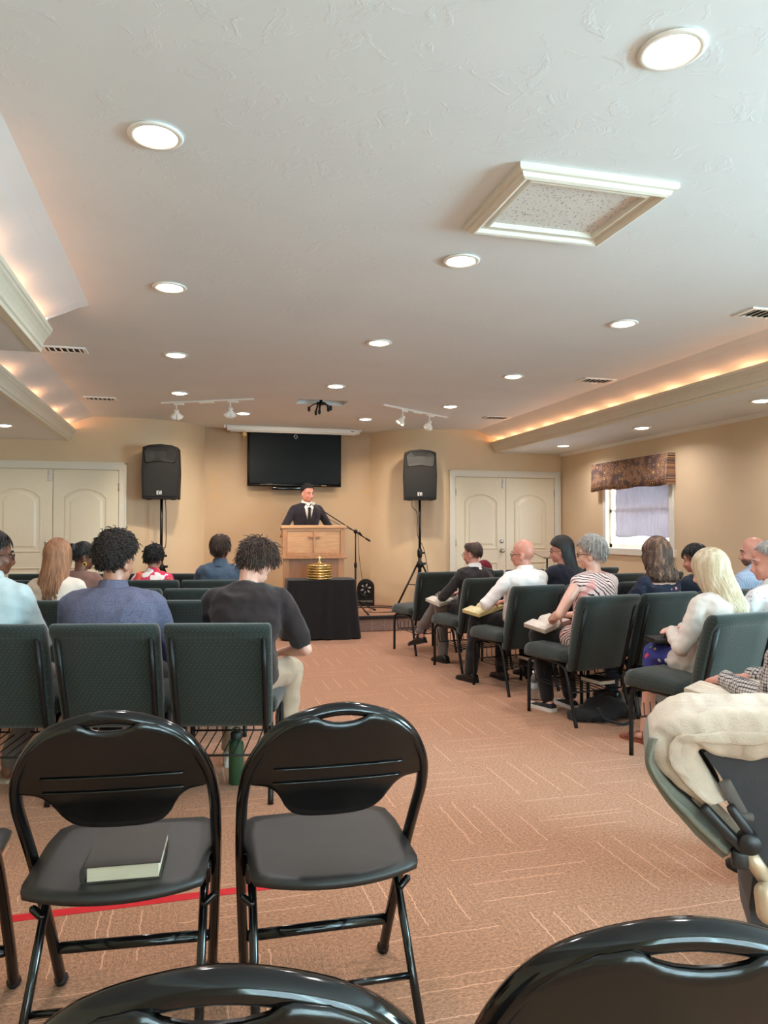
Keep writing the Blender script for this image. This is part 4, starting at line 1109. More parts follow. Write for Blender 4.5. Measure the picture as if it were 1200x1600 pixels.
HC, HR = V(0, -.004, .100), V(.080, .101, .103)      # scalp ellipsoid in head space
def hairline(y, style):
    f, e, b = style
    if y >= 0: return e + (f - e) * smoothstep(y / .75)
    return e + (b - e) * smoothstep(-y / .6)
def fib(n):
    g = math.pi * (3 - 5 ** .5)
    for i in range(n):
        z = 1 - 2 * (i + .5) / n; r = math.sqrt(1 - z * z); yield V(r * math.cos(g * i), r * math.sin(g * i), z)
def hair_cap(mb, vol, line, face_ok=None, nu=40, nv=26, bald=None):
    """solid base of the hair: scalp patch pushed out to the hair volume and closed underneath"""
    vs = []; fs = []; idx = {}
    for i in range(nv + 1):
        t = math.pi * i / nv
        for j in range(nu):
            p = 2 * math.pi * j / nu; idx[i, j] = len(vs); u = V(math.sin(t) * math.cos(p), math.sin(t) * math.sin(p), math.cos(t))
            k = vol(u) if callable(vol) else vol
            hl = hairline(u.y, line); fade = smoothstep((u.z - hl) / .25); bd = bald(u) if bald else 1
            k = .93 + (k - .93) * fade * bd
            vs.append(HC + V(u.x * HR.x, u.y * HR.y, u.z * HR.z) * k)
    for i in range(nv):
        for j in range(nu):
            t = math.pi * (i + .5) / nv; p = 2 * math.pi * (j + .5) / nu; u = V(math.sin(t) * math.cos(p), math.sin(t) * math.sin(p), math.cos(t))
            if u.z < hairline(u.y, line) - .08: continue
            if bald and bald(u) < .15: continue
            fs.append((idx[i, j], idx[i + 1, j], idx[i + 1, (j + 1) % nu], idx[i, (j + 1) % nu]))
    mb.add(vs, fs, True)
def hair_short(line, length=.05, n=420, vol=1.06, lift=.10, tousle=.3, r=.0042, curl=0., crown=(0, -.45, .9), fwd=0., seed=1, bald=None, part=0.):
    rng = random.Random(seed); mb = MB(); hair_cap(mb, vol, line, bald=bald)
    for u in fib(n):
        if u.z < hairline(u.y, line) + .02: continue
        if bald and bald(u) < .5: continue
        k = vol(u) if callable(vol) else vol
        p = HC + V(u.x * HR.x, u.y * HR.y, u.z * HR.z) * (k - .02)
        c = Vector(crown).normalized(); fl = (u - c); fl = fl - u * fl.dot(u)
        fl = (fl.normalized() if fl.length > 1e-4 else V(0, 1, 0)) + V(part, fwd, 0)
        j = V(rng.gauss(0, 1), rng.gauss(0, 1), rng.gauss(0, 1)) * tousle
        L = length * (.7 + .6 * rng.random()); steps = 7 if curl else 5; pts = []; rad = []
        ph = rng.random() * 6.28
        a = u.orthogonal().normalized(); b = u.cross(a)
        for q in range(steps):
            t = q / (steps - 1); dirv = (fl + j + u * (lift * 6 * (1 - t)) + V(0, 0, -.5 * t)).normalized()
            x = p + dirv * L * t
            e = V((x.x - HC.x) / HR.x, (x.y - HC.y) / HR.y, (x.z - HC.z) / HR.z); el = e.length
            mn = k * (.99 + lift * t * .5)
            if el < mn: e = e / el * mn; x = HC + V(e.x * HR.x, e.y * HR.y, e.z * HR.z)
            if curl: x = x + (a * math.cos(ph + t * 9) + b * math.sin(ph + t * 9)) * curl
            pts.append(x); rad.append(r * (1 - .55 * t * t))
        mb.tube(pts, rad, 4, caps=True)
    return mb
def hair_long(line, bottom, n=300, vol=1.08, wave=.008, waves=3, r=.0055, spread=.11, back=.11, front_len=None, part=(0, .3), seed=3, thick=.05, drop_x=1.0, sweep=1.0):
    """hair hanging from the parting over the skull and down the back"""
    rng = random.Random(seed); mb = MB(); hair_cap(mb, vol, line)
    # inner mass below the skull at the back
    rings = []
    for q in range(9):
        t = q / 8; z = .09 + (bottom + .04 - .09) * t; ring = []
        w = (.082 + (spread - .082) * smoothstep(t)) * (1 - .35 * smoothstep((t - .7) / .3)); d = (.07 * (1 - t) + thick * t)
        cy = -.035 * (1 - t) - back * t
        for k in range(16): a = 2 * math.pi * k / 16; ring.append(V(w * .95 * math.cos(a), cy + d * .75 * math.sin(a), z))
        rings.append(ring)
    mb.loft(rings)
    for i, u in enumerate(fib(n * 2)):
        if u.z < hairline(u.y, line) - .05 or u.z < -.35: continue
        p = HC + V(u.x * HR.x, u.y * HR.y, u.z * HR.z) * vol
        bt = bottom * (.78 + .3 * rng.random())
        if front_len is not None and u.y > .25: bt = front_len * (.8 + .3 * rng.random())
        az = az0 = math.atan2(u.x, -u.y)          # 0 at the back
        pts = []; rad = []; steps = 15; ph = rng.random() * 1.2 + i * .02
        for q in range(steps):
            t = q / (steps - 1)
            # first part slides on the skull, then hangs
            th = math.acos(max(-1, min(1, u.z))); t1 = min(1, t / .4); th2 = th + (1.75 - th) * t1 if th < 1.75 else th
            az = az0 * (1 - (1 - sweep) * smoothstep(t1)); e = V(math.sin(th2) * math.sin(az), -math.sin(th2) * math.cos(az), math.cos(th2))
            x = HC + V(e.x * HR.x, e.y * HR.y, e.z * HR.z) * (vol + .03)
            if t > .4:
                s2 = (t - .4) / .6; x.z = x.z + (bt - x.z) * s2
                tx = math.sin(az) * spread * drop_x; ty = -abs(math.cos(az / 2)) * back - thick * math.cos(az)
                k = smoothstep(s2 * 1.1)
                x.x += (tx - x.x) * k; x.y += (ty - x.y) * k
            x.x += wave * math.sin(ph + t * waves * 6.28) * t; x.y += wave * .7 * math.cos(ph * 1.3 + t * waves * 6.28) * t
            pts.append(x); rad.append(r * (1 - .5 * t ** 3))
        mb.tube(pts, rad, 5, caps=True)
    return mb

def person(label, loc, rz, S_=.95, seat=.475, lean=4, bend=6, head=(0, 0, 0), skin='tan', top=None, sleeve='long', bottom=None, shoes='black', arms=None, legs=None, hair=None, hairm=None,
           glasses=None, girth=1.0, sw=1.0, stand=False, voxel=.0075, tvox=.011, curl=(.6, .6), collar=None, neck=(0, 0), hands=None, skirt=None, wr=.011, seed=1., hem=0., beard=None, group=None, hip_y=0, topz=None, scoop=None):
    """a seated (or standing) person facing +y; limbs placed by joint targets in the person's own space"""
    t = thing('person', label, 'person', loc, rz, group)
    sm = SK[skin]; s = S_
    H = V(0, hip_y, seat + .085 * s) if not stand else V(0, 0, .93 * s)
    TL = [1.0]
    def sp(u):       # spine point and direction at distance u from the hips
        P = H.copy(); n = 10; d = None
        for k in range(n):
            a = R(lean + bend * (k + .5) / n); d = V(0, math.sin(a), math.cos(a)); P = P + d * (u * s * TL[0] / n)
        a = R(lean + bend * min(1, u / .54)); return P, V(0, math.sin(a), math.cos(a))
    if topz:
        q0, q1 = sp(.50); zt = q0.z + .097 * s + (.195 * math.cos(R(head[1])) + .03) * s
        TL[0] = max(.78, min(1.15, 1 + (topz - zt) / (q0.z - H.z)))
    def torso(mb, off, u0=-.08, u1=.545, shoulders=True):
        prof = [(-.08, .13, .09), (0, .172, .122), (.10, .165, .116), (.20, .150, .106), (.32, .163, .114), (.42, .176, .115), (.47, .168, .098), (.505, .125, .078), (.53, .088, .066), (.545, .072, .060)]
        rings = []
        for (u, a, b) in prof:
            if u < u0 - 1e-6 or u > u1 + 1e-6: continue
            c, d = sp(u); f = V(0, d.z, -d.y); g = girth if u < .36 else 1 + (girth - 1) * .5
            belly = .02 * (girth - 1) * 8 * math.exp(-((u - .14) / .12) ** 2)
            w = a * s * g * (sw if u > .3 else (1 + (1 - sw) * .25)) + off; dd = b * s * g + off
            ring = []
            for k in range(24):
                q = 2 * math.pi * k / 24; cx, sx = math.cos(q), math.sin(q)
                ex = abs(cx) ** .85 * (1 if cx > 0 else -1); ey = abs(sx) ** .85 * (1 if sx > 0 else -1)
                ring.append(c + V(1, 0, 0) * ex * w + f * (ey * dd + (belly if ey > 0 else 0)))
            rings.append(ring)
        mb.loft(rings)
        if shoulders:
            for q in (-1, 1):
                c, d = sp(.485); c2, _ = sp(.455)
                mb.cap(c + V(q * .05 * s, 0, .0), c2 + V(q * .158 * sw * s, 0, -.002), .052 * s + off, .054 * s + off)
    shl = {}
    for q in (-1, 1): c, d = sp(.45); shl[q] = c + V(q * .175 * sw * s, .0, -.005)
    # arms
    A = arms or {}
    J = {}
    for q in (-1, 1):
        w = Vector(A.get(q, (q * .10, .30, .68))); pole = A.get(('p', q), (q * .7, -.5, -.6))
        el, w = ik(shl[q], w, .285 * s, .255 * s, pole); J[q] = (shl[q], el, w)
    # legs
    K = {}
    for q in (-1, 1):
        hp = H + V(q * .088 * s, .02, -.01)
        if stand: kn, an = hp + V(q * .02, .02, -.42 * s), hp + V(q * .03, .0, -.83 * s)
        else:
            df = (V(q * .12, H.y + .43 * s, seat + .035), V(q * .13, H.y + .40 * s, .085)); kn, an = (legs or {}).get(q, df); kn, an = Vector(kn), Vector(an)
        K[q] = (hp, kn, an)
    # head frame
    nb, nd = sp(.50); nt = nb + (nd * .105 + V(0, .012, .012)).normalized() * .106 * s + V(neck[0], neck[1], 0)
    HM = Matrix.Translation(nt) @ Euler((R(-head[1]), R(head[2]), R(head[0])), 'XYZ').to_matrix().to_4x4() @ Matrix.Scale(s * 1.0, 4)
    hp_ = lambda *p: HM @ Vector(p)
    def hr(mb, c, r): # head ellipsoid
        mb.ell(hp_(*c), tuple(v * s for v in r), HM.to_3x3().normalized(), 20, 14)
    # ---- body: one continuous surface
    mb = MB(); torso(mb, -.014)
    mb.cap(nb - nd * .02, nt + V(0, 0, .03), .056 * s * (.9 + .1 * girth), .053 * s)
    hr(mb, (0, -.004, .098), (.075, .095, .097)); hr(mb, (0, .030, .050), (.061, .066, .078)); hr(mb, (0, .038, .005), (.050, .052, .045)); hr(mb, (0, .073, -.022), (.022, .020, .018))
    for q in (-1, 1):
        hr(mb, (q * .045, .015, .005), (.020, .035, .032)); hr(mb, (q * .036, .070, .030), (.020, .020, .022))
        hr(mb, (q * .0765, -.008, .045), (.009, .021, .031)); hr(mb, (q * .073, .002, .040), (.012, .015, .02))
        mb.cap(hp_(q * .010, .088, .083), hp_(q * .045, .076, .083), .0125 * s, .010 * s, 8)
        hr(mb, (q * .012, .102, .018), (.010, .012, .009))
        mb.cap(hp_(q * .0, .094, -.004), hp_(q * .020, .085, -.005), .0075 * s, .005 * s, 8)
    mb.cap(hp_(0, .092, .072), hp_(0, .112, .026), .0095 * s, .0125 * s, 8); mb.cap(hp_(-.014, .092, .006), hp_(.014, .092, .006), .007 * s, .007 * s, 8)
    hr(mb, (0, .080, -.012), (.018, .014, .010))
    for q in (-1, 1):
        a, e, w = J[q]; mb.chain([a, a.lerp(e, .5), e, e.lerp(w, .3), w], [.047 * s, .045 * s, .037 * s, .038 * s, .024 * s])
        hd = (hands or {}).get(q); fd = (w - e).normalized()
        if hd: d_, n_, s_ = hd
        else: d_ = fd + V(-q * .25, 0, -.1); n_ = V(-q * .35, -.1, -1); s_ = V(-q, .3, -.2)
        d_ = Vector(d_).normalized(); n_ = Vector(n_); n_ = (n_ - d_ * n_.dot(d_)).normalized(); sx = d_.cross(n_); s_ = sx if sx.dot(Vector(s_)) > 0 else -sx
        hand(mb, w, d_, n_, s_, q, curl[0 if q < 0 else 1], .12, s)
        hp, kn, an = K[q]; mb.chain([hp, kn, kn.lerp(an, .35), an], [.074 * s, .053 * s, .050 * s, .034 * s]); mb.cap(an + V(0, -.02, -.03), an + V(q * .012, .10 * s, -.062), .028 * s, .016 * s); mb.cap(an + V(0, -.025, -.045), an + V(0, 0, -.04), .03 * s, .03 * s)
    remesh(mb, 'body', sm, t, voxel, 2)
    # eyes
    for q in (-1, 1):
        e = MB().ell(hp_(q * .031, .0835, .062), (.0105 * s, .0082 * s, .0050 * s), HM.to_3x3().normalized(), 10, 8); e.mi = 1
        e.ell(hp_(q * .031, .0890, .062), (.0056 * s, .0046 * s, .0056 * s), HM.to_3x3().normalized(), 8, 6); e.build('eye', [M_EYEW, M_IRIS], t)
        bt = MB().tube([hp_(q * .014, .101, .086), hp_(q * .032, .094, .092), hp_(q * .050, .080, .086)], [.004, .0045, .0025], 6); bt.build('eyebrow', hairm or M_IRIS, t)
    # ---- garments
    if top:
        mb = MB(); torso(mb, .011, -.08, .545 if collar else (scoop or .53), not scoop)
        slen = {'long': 1, 'short': .48, 'none': 0, 'threeq': .8}[sleeve]
        for q in (-1, 1):
            a, e, w = J[q]
            if slen == 1: mb.chain([a, a.lerp(e, .5), e, e.lerp(w, .5), w - (w - e).normalized() * .005], [.058 * s, .056 * s, .051 * s, .046 * s, .036 * s])
            elif slen > .5: mb.chain([a, e, e.lerp(w, (slen - .5) * 1.6)], [.058 * s, .049 * s, .046 * s])
            elif slen: mb.chain([a, a.lerp(e, .4), a.lerp(e, .78)], [.060 * s, .060 * s, .060 * s])
        if hem:
            for q in (-1, 1): hp, kn, an = K[q]; mb.cap(hp, hp.lerp(kn, hem), .112 * s, .104 * s)
        nm = 'jacket' if collar == 'suit' else ('shirt')
        remesh(mb, nm, top, t, tvox, 2, wr, 15, seed)
        if sleeve == 'none':
            pass
    if collar:
        cm = {'suit': M_SHIRTW}.get(collar, None) or (collar if not isinstance(collar, str) else top)
        cb, cd = sp(.53); ct = cb + cd * .050 * s; rings = []
        f = V(0, cd.z, -cd.y)
        for (c, r_) in ((cb - cd * .022, .094), (cb - cd * .012, .092), (cb + cd * .012, .078), (ct, .067), (ct + cd * .004, .062), (cb, .058)):
            rings.append([c + V(math.cos(2 * math.pi * k / 20) * r_ * s * 1.0, 0, 0) + f * (math.sin(2 * math.pi * k / 20) * r_ * s * 1.04 + .004) - cd * (.030 * s * max(0, math.sin(2 * math.pi * k / 20))) for k in range(20)])
        MB().loft(rings, True, False).build('collar', cm, t)
    if bottom:
        mb = MB()
        c0, d0 = sp(0)
        torso(mb, -.006, -.08, .10, False)
        for q in (-1, 1):
            hp, kn, an = K[q]; mb.chain([hp, kn, kn.lerp(an, .4), an + V(0, 0, .012)], [.086 * s, .073 * s, .066 * s, .056 * s])
        mb.cap(K[-1][0] + V(.02, .03, .0), K[1][0] + V(-.02, .03, 0), .08 * s, .08 * s)
        remesh(mb, 'trousers', bottom, t, tvox * 1.1, 2, wr * .9, 13, seed + 2)
    if skirt:
        mb = MB(); torso(mb, -.006, -.08, .12, False)
        a, b = K[-1], K[1]
        mb.chain([a[0], a[1] + V(.02, 0, .01)], [.10 * s, .085 * s]); mb.chain([b[0], b[1] + V(-.02, 0, .01)], [.10 * s, .085 * s])
        m0 = (a[0] + b[0]) / 2; m1 = (a[1] + b[1]) / 2; mb.chain([m0, m1], [.1 * s, .08 * s])
        for q in (-1, 1): hp, kn, an = K[q]; mb.cap(kn + V(-q * .02, .0, -.01), kn.lerp(an, .35) + V(-q * .02, -.01, 0), .082 * s, .08 * s)
        remesh(mb, 'dress_skirt', skirt, t, tvox * 1.1, 2, wr, 13, seed + 2)
    # ---- shoes
    for q in (-1, 1):
        hp, kn, an = K[q]; mk = SHOE[shoes]
        fwd = V(q * .12, 1, 0).normalized()
        shn = (an - kn); pitch = 0
        mk(an, fwd, s, q, t, legs.get(('f', q)) if legs else None, kn)
    if hair: hm_ = hair.xf(HM); hm_.build('hair', hairm, t, fix=False)
    if beard: bmb = beard.xf(HM); bmb.build('beard', hairm, t, fix=False)
    if glasses:
        g = MB(); rr_ = .0021
        for q in (-1, 1):
            ring = [hp_(q * (.033 + .024 * math.cos(a)), .104 - .006 * abs(math.cos(a)) * (1 if math.cos(a) > 0 else 0), .060 + .017 * math.sin(a)) for a in [2 * math.pi * k / 18 for k in range(18)]]
            g.tube(ring, rr_ * s, 5, True); g.tube([hp_(q * .057, .100, .066), hp_(q * .074, .070, .066), hp_(q * .083, .0, .064), hp_(q * .080, -.022, .050)], rr_ * s * 1.15, 5)
        g.tube([hp_(-.010, .106, .064), hp_(0, .110, .068), hp_(.010, .106, .064)], rr_ * s, 5)
        go = g.build('glasses', glasses, t)
        for q in (-1, 1):
            MB().add([hp_(q * (.033 + .023 * math.cos(a)), .104, .060 + .016 * math.sin(a)) for a in [2 * math.pi * k / 14 for k in range(14)]], [tuple(range(14))]).build('lens', M_GLASS, go)
    t['_'] = 1; del t['_']
    return dict(root=t, H=H, sp=sp, HM=HM, J=J, K=K, s=s, nt=nt)
SK = {'tan': skin_mat('skin_tan', (196, 146, 122)), 'pale': skin_mat('skin_pale', (220, 174, 156)), 'olive': skin_mat('skin_olive', (190, 138, 114)), 'ruddy': skin_mat('skin_ruddy', (208, 148, 130)), 'brown': skin_mat('skin_brown', (112, 72, 54))}
M_EYEW = simple('eye_white', (158, 142, 134), .3); M_IRIS = simple('eye_iris', (40, 26, 20), .2)
M_SHIRTW = fabric('white_shirt', (232, 226, 222), bump=.2)
def shoe_leather(m_up, m_sole, low=.0, wide=1., sock=None, white_sole=False):
    def f(an, fwd, s, q, t, over=None, kn_=None):
        if over: an2, fw = Vector(over[0]), Vector(over[1]).normalized()
        else: an2, fw = an, fwd
        up = V(0, 0, 1) if abs(fw.z) < .05 else (V(0, 0, 1) - fw * fw.z).normalized()
        sd = fw.cross(up).normalized(); base = an2 - up * .085
        M = Matrix((( sd.x, fw.x, up.x, base.x), (sd.y, fw.y, up.y, base.y), (sd.z, fw.z, up.z, base.z), (0, 0, 0, 1)))
        k = s; prof = [(-.075, .026, .055), (-.065, .034, .075), (-.03, .037, .092), (.02, .038, .090), (.06, .040, .070), (.10, .044, .056), (.14, .043, .045), (.17, .034, .036), (.188, .016, .026)]
        rings = []
        for (y, w, h) in prof:
            h *= (1 - low); w *= wide; ring = []
            for (u, v) in ((-1, .014), (-1.0, .35 * h + .014), (-.86, .72 * h + .01), (-.5, .97 * h), (0, h), (.5, .97 * h), (.86, .72 * h + .01), (1.0, .35 * h + .014), (1, .014)): ring.append(V(u * w * k, y * k, v * k if v > .02 else v))
            rings.append(ring)
        sh = MB().loft(rings).xf(M).build('shoe', m_up, t)
        so = []
        for (y, w, h) in prof:
            so.append([V(-w * 1.08 * wide * k, y * k * 1.03, .0), V(w * 1.08 * wide * k, y * k * 1.03, 0), V(w * 1.08 * wide * k, y * k * 1.03, .020 if not white_sole else .026), V(-w * 1.08 * wide * k, y * k * 1.03, .020 if not white_sole else .026)])
        MB().loft(so, False).xf(M).build('sole', m_sole, sh)
        if sock: MB().cap(an + (kn_ - an).normalized() * .13, an2 - V(0, 0, .02), .044 * s, .040 * s).build('sock', sock, t)
    return f
def sandal(m):
    def f(an, fwd, s, q, t, over=None, kn_=None):
        up = V(0, 0, 1); sd = fwd.cross(up).normalized(); base = V(an.x, an.y, 0)
        M = Matrix(((sd.x, fwd.x, 0, base.x), (sd.y, fwd.y, 0, base.y), (0, 0, 1, base.z), (0, 0, 0, 1)))
        so = [[V(-w, y, 0), V(w, y, 0), V(w, y, .014), V(-w, y, .014)] for y, w in ((-.07, .024), (-.05, .034), (0, .034), (.06, .038), (.11, .044), (.15, .042), (.175, .022))]
        sh = MB().loft(so, False).xf(M).build('sandal', m, t)
        for y, w, h in ((.115, .042, .038), (.06, .040, .060), (-.01, .042, .095)):
            MB().tube([M @ V(-w, y, .012), M @ V(-w * .8, y, h * .75), M @ V(0, y, h), M @ V(w * .8, y, h * .75), M @ V(w, y, .012)], .007, 6, flat=.4).build('strap', m, sh)
    return f
M_LEATH = simple('black_leather', (24, 21, 20), .3); M_SOLE = simple('dark_sole', (20, 18, 18), .7); M_WSOLE = simple('white_sole', (222, 218, 212), .6)
M_BROWNL = simple('brown_strap', (142, 78, 60), .5); M_BEIGEL = simple('beige_strap', (196, 178, 156), .6)
SHOE = {'black': shoe_leather(M_LEATH, M_SOLE, sock=fabric('dark_sock', (34, 31, 32))), 'sneaker': shoe_leather(simple('black_canvas', (30, 29, 30), .8), M_WSOLE, .25, white_sole=True), 'brown_sandal': sandal(M_BROWNL), 'beige_sandal': sandal(M_BEIGEL),
        'white': shoe_leather(simple('white_canvas', (214, 208, 200), .7), M_WSOLE, white_sole=True)}
# hair colours
HM_BLACK = hair_mat('hair_black', [(.3, (16, 14, 14)), (.7, (36, 30, 28))]); HM_DKBROWN = hair_mat('hair_dark_brown', [(.3, (42, 29, 24)), (.7, (84, 60, 48))])
HM_CURL = hair_mat('hair_curly_brown', [(.3, (26, 20, 18)), (.7, (58, 44, 38))]); HM_GREY = hair_mat('hair_grey', [(.25, (124, 114, 108)), (.5, (166, 158, 152)), (.75, (204, 198, 194))], (60, 60, 14))
HM_BLOND = hair_mat('hair_blond', [(.25, (176, 150, 116)), (.5, (208, 188, 158)), (.72, (232, 220, 200))], (55, 55, 3)); HM_LBROWN = hair_mat('hair_light_brown', [(.25, (112, 74, 52)), (.55, (160, 112, 82)), (.75, (190, 140, 104))], (50, 50, 3))
HM_WAVY = hair_mat('hair_brown_highlights', [(.28, (52, 38, 34)), (.5, (92, 66, 54)), (.68, (164, 128, 102))], (34, 34, 5)); HM_THIN = hair_mat('hair_thin_brown', [(.3, (58, 42, 36)), (.7, (96, 74, 62))])

# ------------------------------------------------------------------ printed cloths
def print_mat(name, base, cols, scale=26, thr=.22, stretch=(1, 1, 1), rough=.85, swirl=0):
    t = NT(name); co = t.coord('Object', stretch)
    if swirl:
        n = t.n('ShaderNodeTexNoise'); n.inputs['Scale'].default_value = 6; t.l(co, n.inputs[0])
        ad = t.n('ShaderNodeVectorMath', operation='MULTIPLY_ADD'); t.l(n.outputs['Color'], ad.inputs[0]); ad.inputs[1].default_value = (swirl,) * 3; t.l(co, ad.inputs[2]); co = ad.outputs[0]
    v = t.n('ShaderNodeTexVoronoi'); v.inputs['Scale'].default_value = scale; t.l(co, v.inputs['Vector'])
    k = t.n('ShaderNodeSeparateColor'); t.l(v.outputs['Color'], k.inputs[0])
    m = t.math('LESS_THAN', v.outputs['Distance'], thr)
    st = [((i + .001) / len(cols), lin(c)) for i, c in enumerate(cols)]
    c = t.ramp(k.outputs[0], st, 'CONSTANT')
    t.set(t.mix(m, lin(base), c), rough, 0, .25); t.bump(t.noise(t.coord(), 22, 3), .2, .01); return t.m
def stripe_mat(name, a, b, scale=19, dist=9):
    t = NT(name); w = t.n('ShaderNodeTexWave', bands_direction='DIAGONAL'); w.inputs['Scale'].default_value = scale; w.inputs['Distortion'].default_value = dist; w.inputs['Detail'].default_value = 1.5; w.inputs['Detail Scale'].default_value = .6
    t.l(t.coord('Object'), w.inputs[0]); c = t.ramp(w.outputs['Fac'], [(0, lin(b)), (.22, lin(b)), (.30, lin(a)), (1, lin(a))]); big = t.ramp(t.noise(t.coord(), 9, 2), [(.56, (0, 0, 0)), (.60, (1, 1, 1))])
    t.set(t.mix(t.math('MULTIPLY', big, .75), c, lin((226, 150, 146))), .8, 0, .25); return t.m
def check_mat(name, a, b, scale=60):
    t = NT(name); co = t.coord('Object', (scale, scale, scale)); sp_ = t.n('ShaderNodeSeparateXYZ'); t.l(co, sp_.inputs[0]); acc = None
    for i in range(3):
        g = t.math('LESS_THAN', t.math('FRACT', sp_.outputs[i]), .32); acc = g if acc is None else t.math('ADD', acc, g)
    t.set(t.ramp(t.math('MULTIPLY', acc, .5), [(0, lin(a)), (.5, tuple((p + q) / 2 for p, q in zip(lin(a), lin(b)))), (1, lin(b))]), .85, 0, .25); t.bump(t.noise(t.coord(), 22, 3), .2, .01); return t.m
G_DARK = simple('glasses_black', (26, 22, 22), .25); G_BROWN = simple('glasses_brown', (92, 52, 38), .25); G_METAL = simple('glasses_metal', (150, 140, 130), .25, 1)
C = {k: fabric('cloth_' + k, c) for k, c in dict(paleblue=(184, 200, 203), cream=(232, 216, 202), brown=(128, 92, 82), denim=(74, 88, 106), black=(44, 36, 37), khaki=(174, 152, 130), suit=(48, 42, 41), grey=(112, 102, 98),
     darktrous=(34, 31, 32), navy=(30, 31, 42), preach=(42, 37, 44), cardigan=(218, 205, 196), white=(236, 228, 224), bluegrey=(96, 98, 108), ivory=(224, 218, 208)).items()}
t_ = NT('cloth_blazer'); n_ = t_.noise(t_.coord('Object', (1, 1, .5)), 420, 2); t_.set(t_.ramp(n_, [(.3, lin((66, 68, 92))), (.7, lin((122, 122, 144)))]), .9, 0, .2); t_.bump(t_.noise(t_.coord(), 20, 3), .2, .01); C['blazer'] = t_.m
C['pink'] = print_mat('cloth_pink_flowers', (218, 62, 100), [(244, 232, 226), (238, 110, 84), (208, 40, 84), (218, 62, 100)], 9, .5, swirl=.3)
C['pinkblack'] = stripe_mat('cloth_pink_black_print', (242, 214, 208), (66, 46, 50)); C['navyfloral'] = print_mat('cloth_navy_flowers', (44, 46, 62), [(222, 140, 128), (222, 216, 206), (60, 62, 80), (44, 46, 62), (150, 150, 160)], 20, .22)
C['bluefloral'] = print_mat('cloth_blue_flowers', (60, 62, 132), [(236, 226, 222), (214, 70, 80), (230, 180, 70), (84, 130, 90), (60, 62, 132), (120, 80, 150)], 24, .3); C['gingham'] = check_mat('cloth_blue_gingham', (206, 216, 232), (128, 150, 190), 110)
C['check'] = check_mat('cloth_dark_check', (206, 196, 190), (58, 52, 58), 85); C['whiteprint'] = print_mat('cloth_white_print', (232, 228, 228), [(196, 176, 196), (232, 228, 228), (214, 204, 214)], 40, .25)

# ------------------------------------------------------------------ the cast
full, short_, nape = (.55, -.05, -.62), (.60, .02, -.50), (.5, -.2, -.85)
# left block, last row
person('seated person in a pale blue shirt with glasses at the left photo edge', (-.965, 3.94, 0), AL, .90, .465, 0, 8, (-52, 4, 0), 'brown', C['paleblue'], 'long', C['grey'], 'beige_sandal',
       hair=hair_short((.5, -.05, -.5), .05, 1500, 1.03, .005, .05, .0024, crown=(0, .6, .8), seed=11), hairm=HM_BLACK, glasses=G_DARK, collar='top', topz=1.285, seed=1, girth=1.1, legs={-1: (V(-.12, .42, .50), V(-.16, .22, .085)), 1: (V(.12, .42, .50), V(.03, .21, .085))})
def curlyvol(u): return 1.15 + .10 * max(0, u.z) - .16 * max(0, -u.z + .05) + .03 * max(0, u.y)
person('man in a heathered blue blazer with thick dark curly hair, seen from behind', (-.375, 3.82, 0), AL, .98, .465, -2, 8, (-22, 6, 0), 'olive', C['blazer'], 'long', C['navy'], 'black',
       hair=hair_short((.55, -.02, -.66), .026, 3200, curlyvol, .10, .9, .0029, .0065, seed=2), hairm=HM_CURL, collar='top', girth=1.15, sw=1.2, topz=1.262, seed=2, wr=.005)
def tousvol(u): return 1.10 + .10 * max(0, u.z) + .06 * max(0, u.x)
p7 = person('young man in a black T-shirt looking down, seated at the aisle', (.245, 3.70, 0), AL, .96, .465, 12, 22, (-34, 34, 4), 'pale', C['black'], 'short', C['khaki'], 'white',
       hair=hair_short((.42, .05, -.55), .050, 3200, tousvol, .07, .5, .0028, 0.0025, fwd=.3, seed=3), hairm=HM_DKBROWN, topz=1.225, sw=1.08, seed=3,
       arms={-1: (-.02, .40, .60), 1: (.16, .36, .61)}, legs={-1: (V(-.10, .42, .50), V(-.12, .40, .085)), 1: (V(.20, .40, .51), V(.17, .34, .085))})
cb, cd = p7['sp'](.50)
MB().tube([cb + cd * .018 + V(math.cos(a) * .066, 0, 0) + V(0, cd.z, -cd.y) * (math.sin(a) * .068 + .004) - cd * (.02 * math.sin(a)) for a in [2 * math.pi * k / 30 for k in range(30)]], .0028, 5, True).build('necklace', simple('bead_silver', (206, 196, 184), .3, .6), p7['root'])
# left block, rows ahead
person('woman with long light-brown hair in a cream top', (-.85, 5.12, 0), AL, .88, .465, 0, 6, (-8, 2, 0), 'pale', C['cream'], 'long', C['navy'], 'black', hair=hair_long((.55, -.1, -.8), -.24, 300, 1.07, .006, 2, .0058, .10, .10, part=(0, .3), seed=4), hairm=HM_LBROWN, topz=1.222, sw=.9, seed=4, voxel=.01, tvox=.014)
p3 = person('woman with tied-up dark hair, glasses and a gold hoop earring', (-.845, 6.05, 0), AL, .86, .465, 4, 8, (-50, 8, 0), 'brown', C['brown'], 'long', C['navy'], 'black', hair=hair_short((.5, -.05, -.5), .04, 380, 1.06, .03, .12, seed=5), hairm=HM_BLACK, glasses=G_DARK, topz=1.19, sw=.92, seed=5, voxel=.01, tvox=.014)
MB().ell(p3['HM'] @ V(0, -.105, .13), (.045, .04, .042)).build('hair_bun', HM_BLACK, p3['root'])
MB().tube([p3['HM'] @ V(.082, -.004 + .017 * math.cos(a), .003 + .017 * math.sin(a)) for a in [2 * math.pi * k / 18 for k in range(18)]], .0028, 5, True).build('hoop_earring', simple('gold', (222, 176, 90), .2, 1), p3['root'])
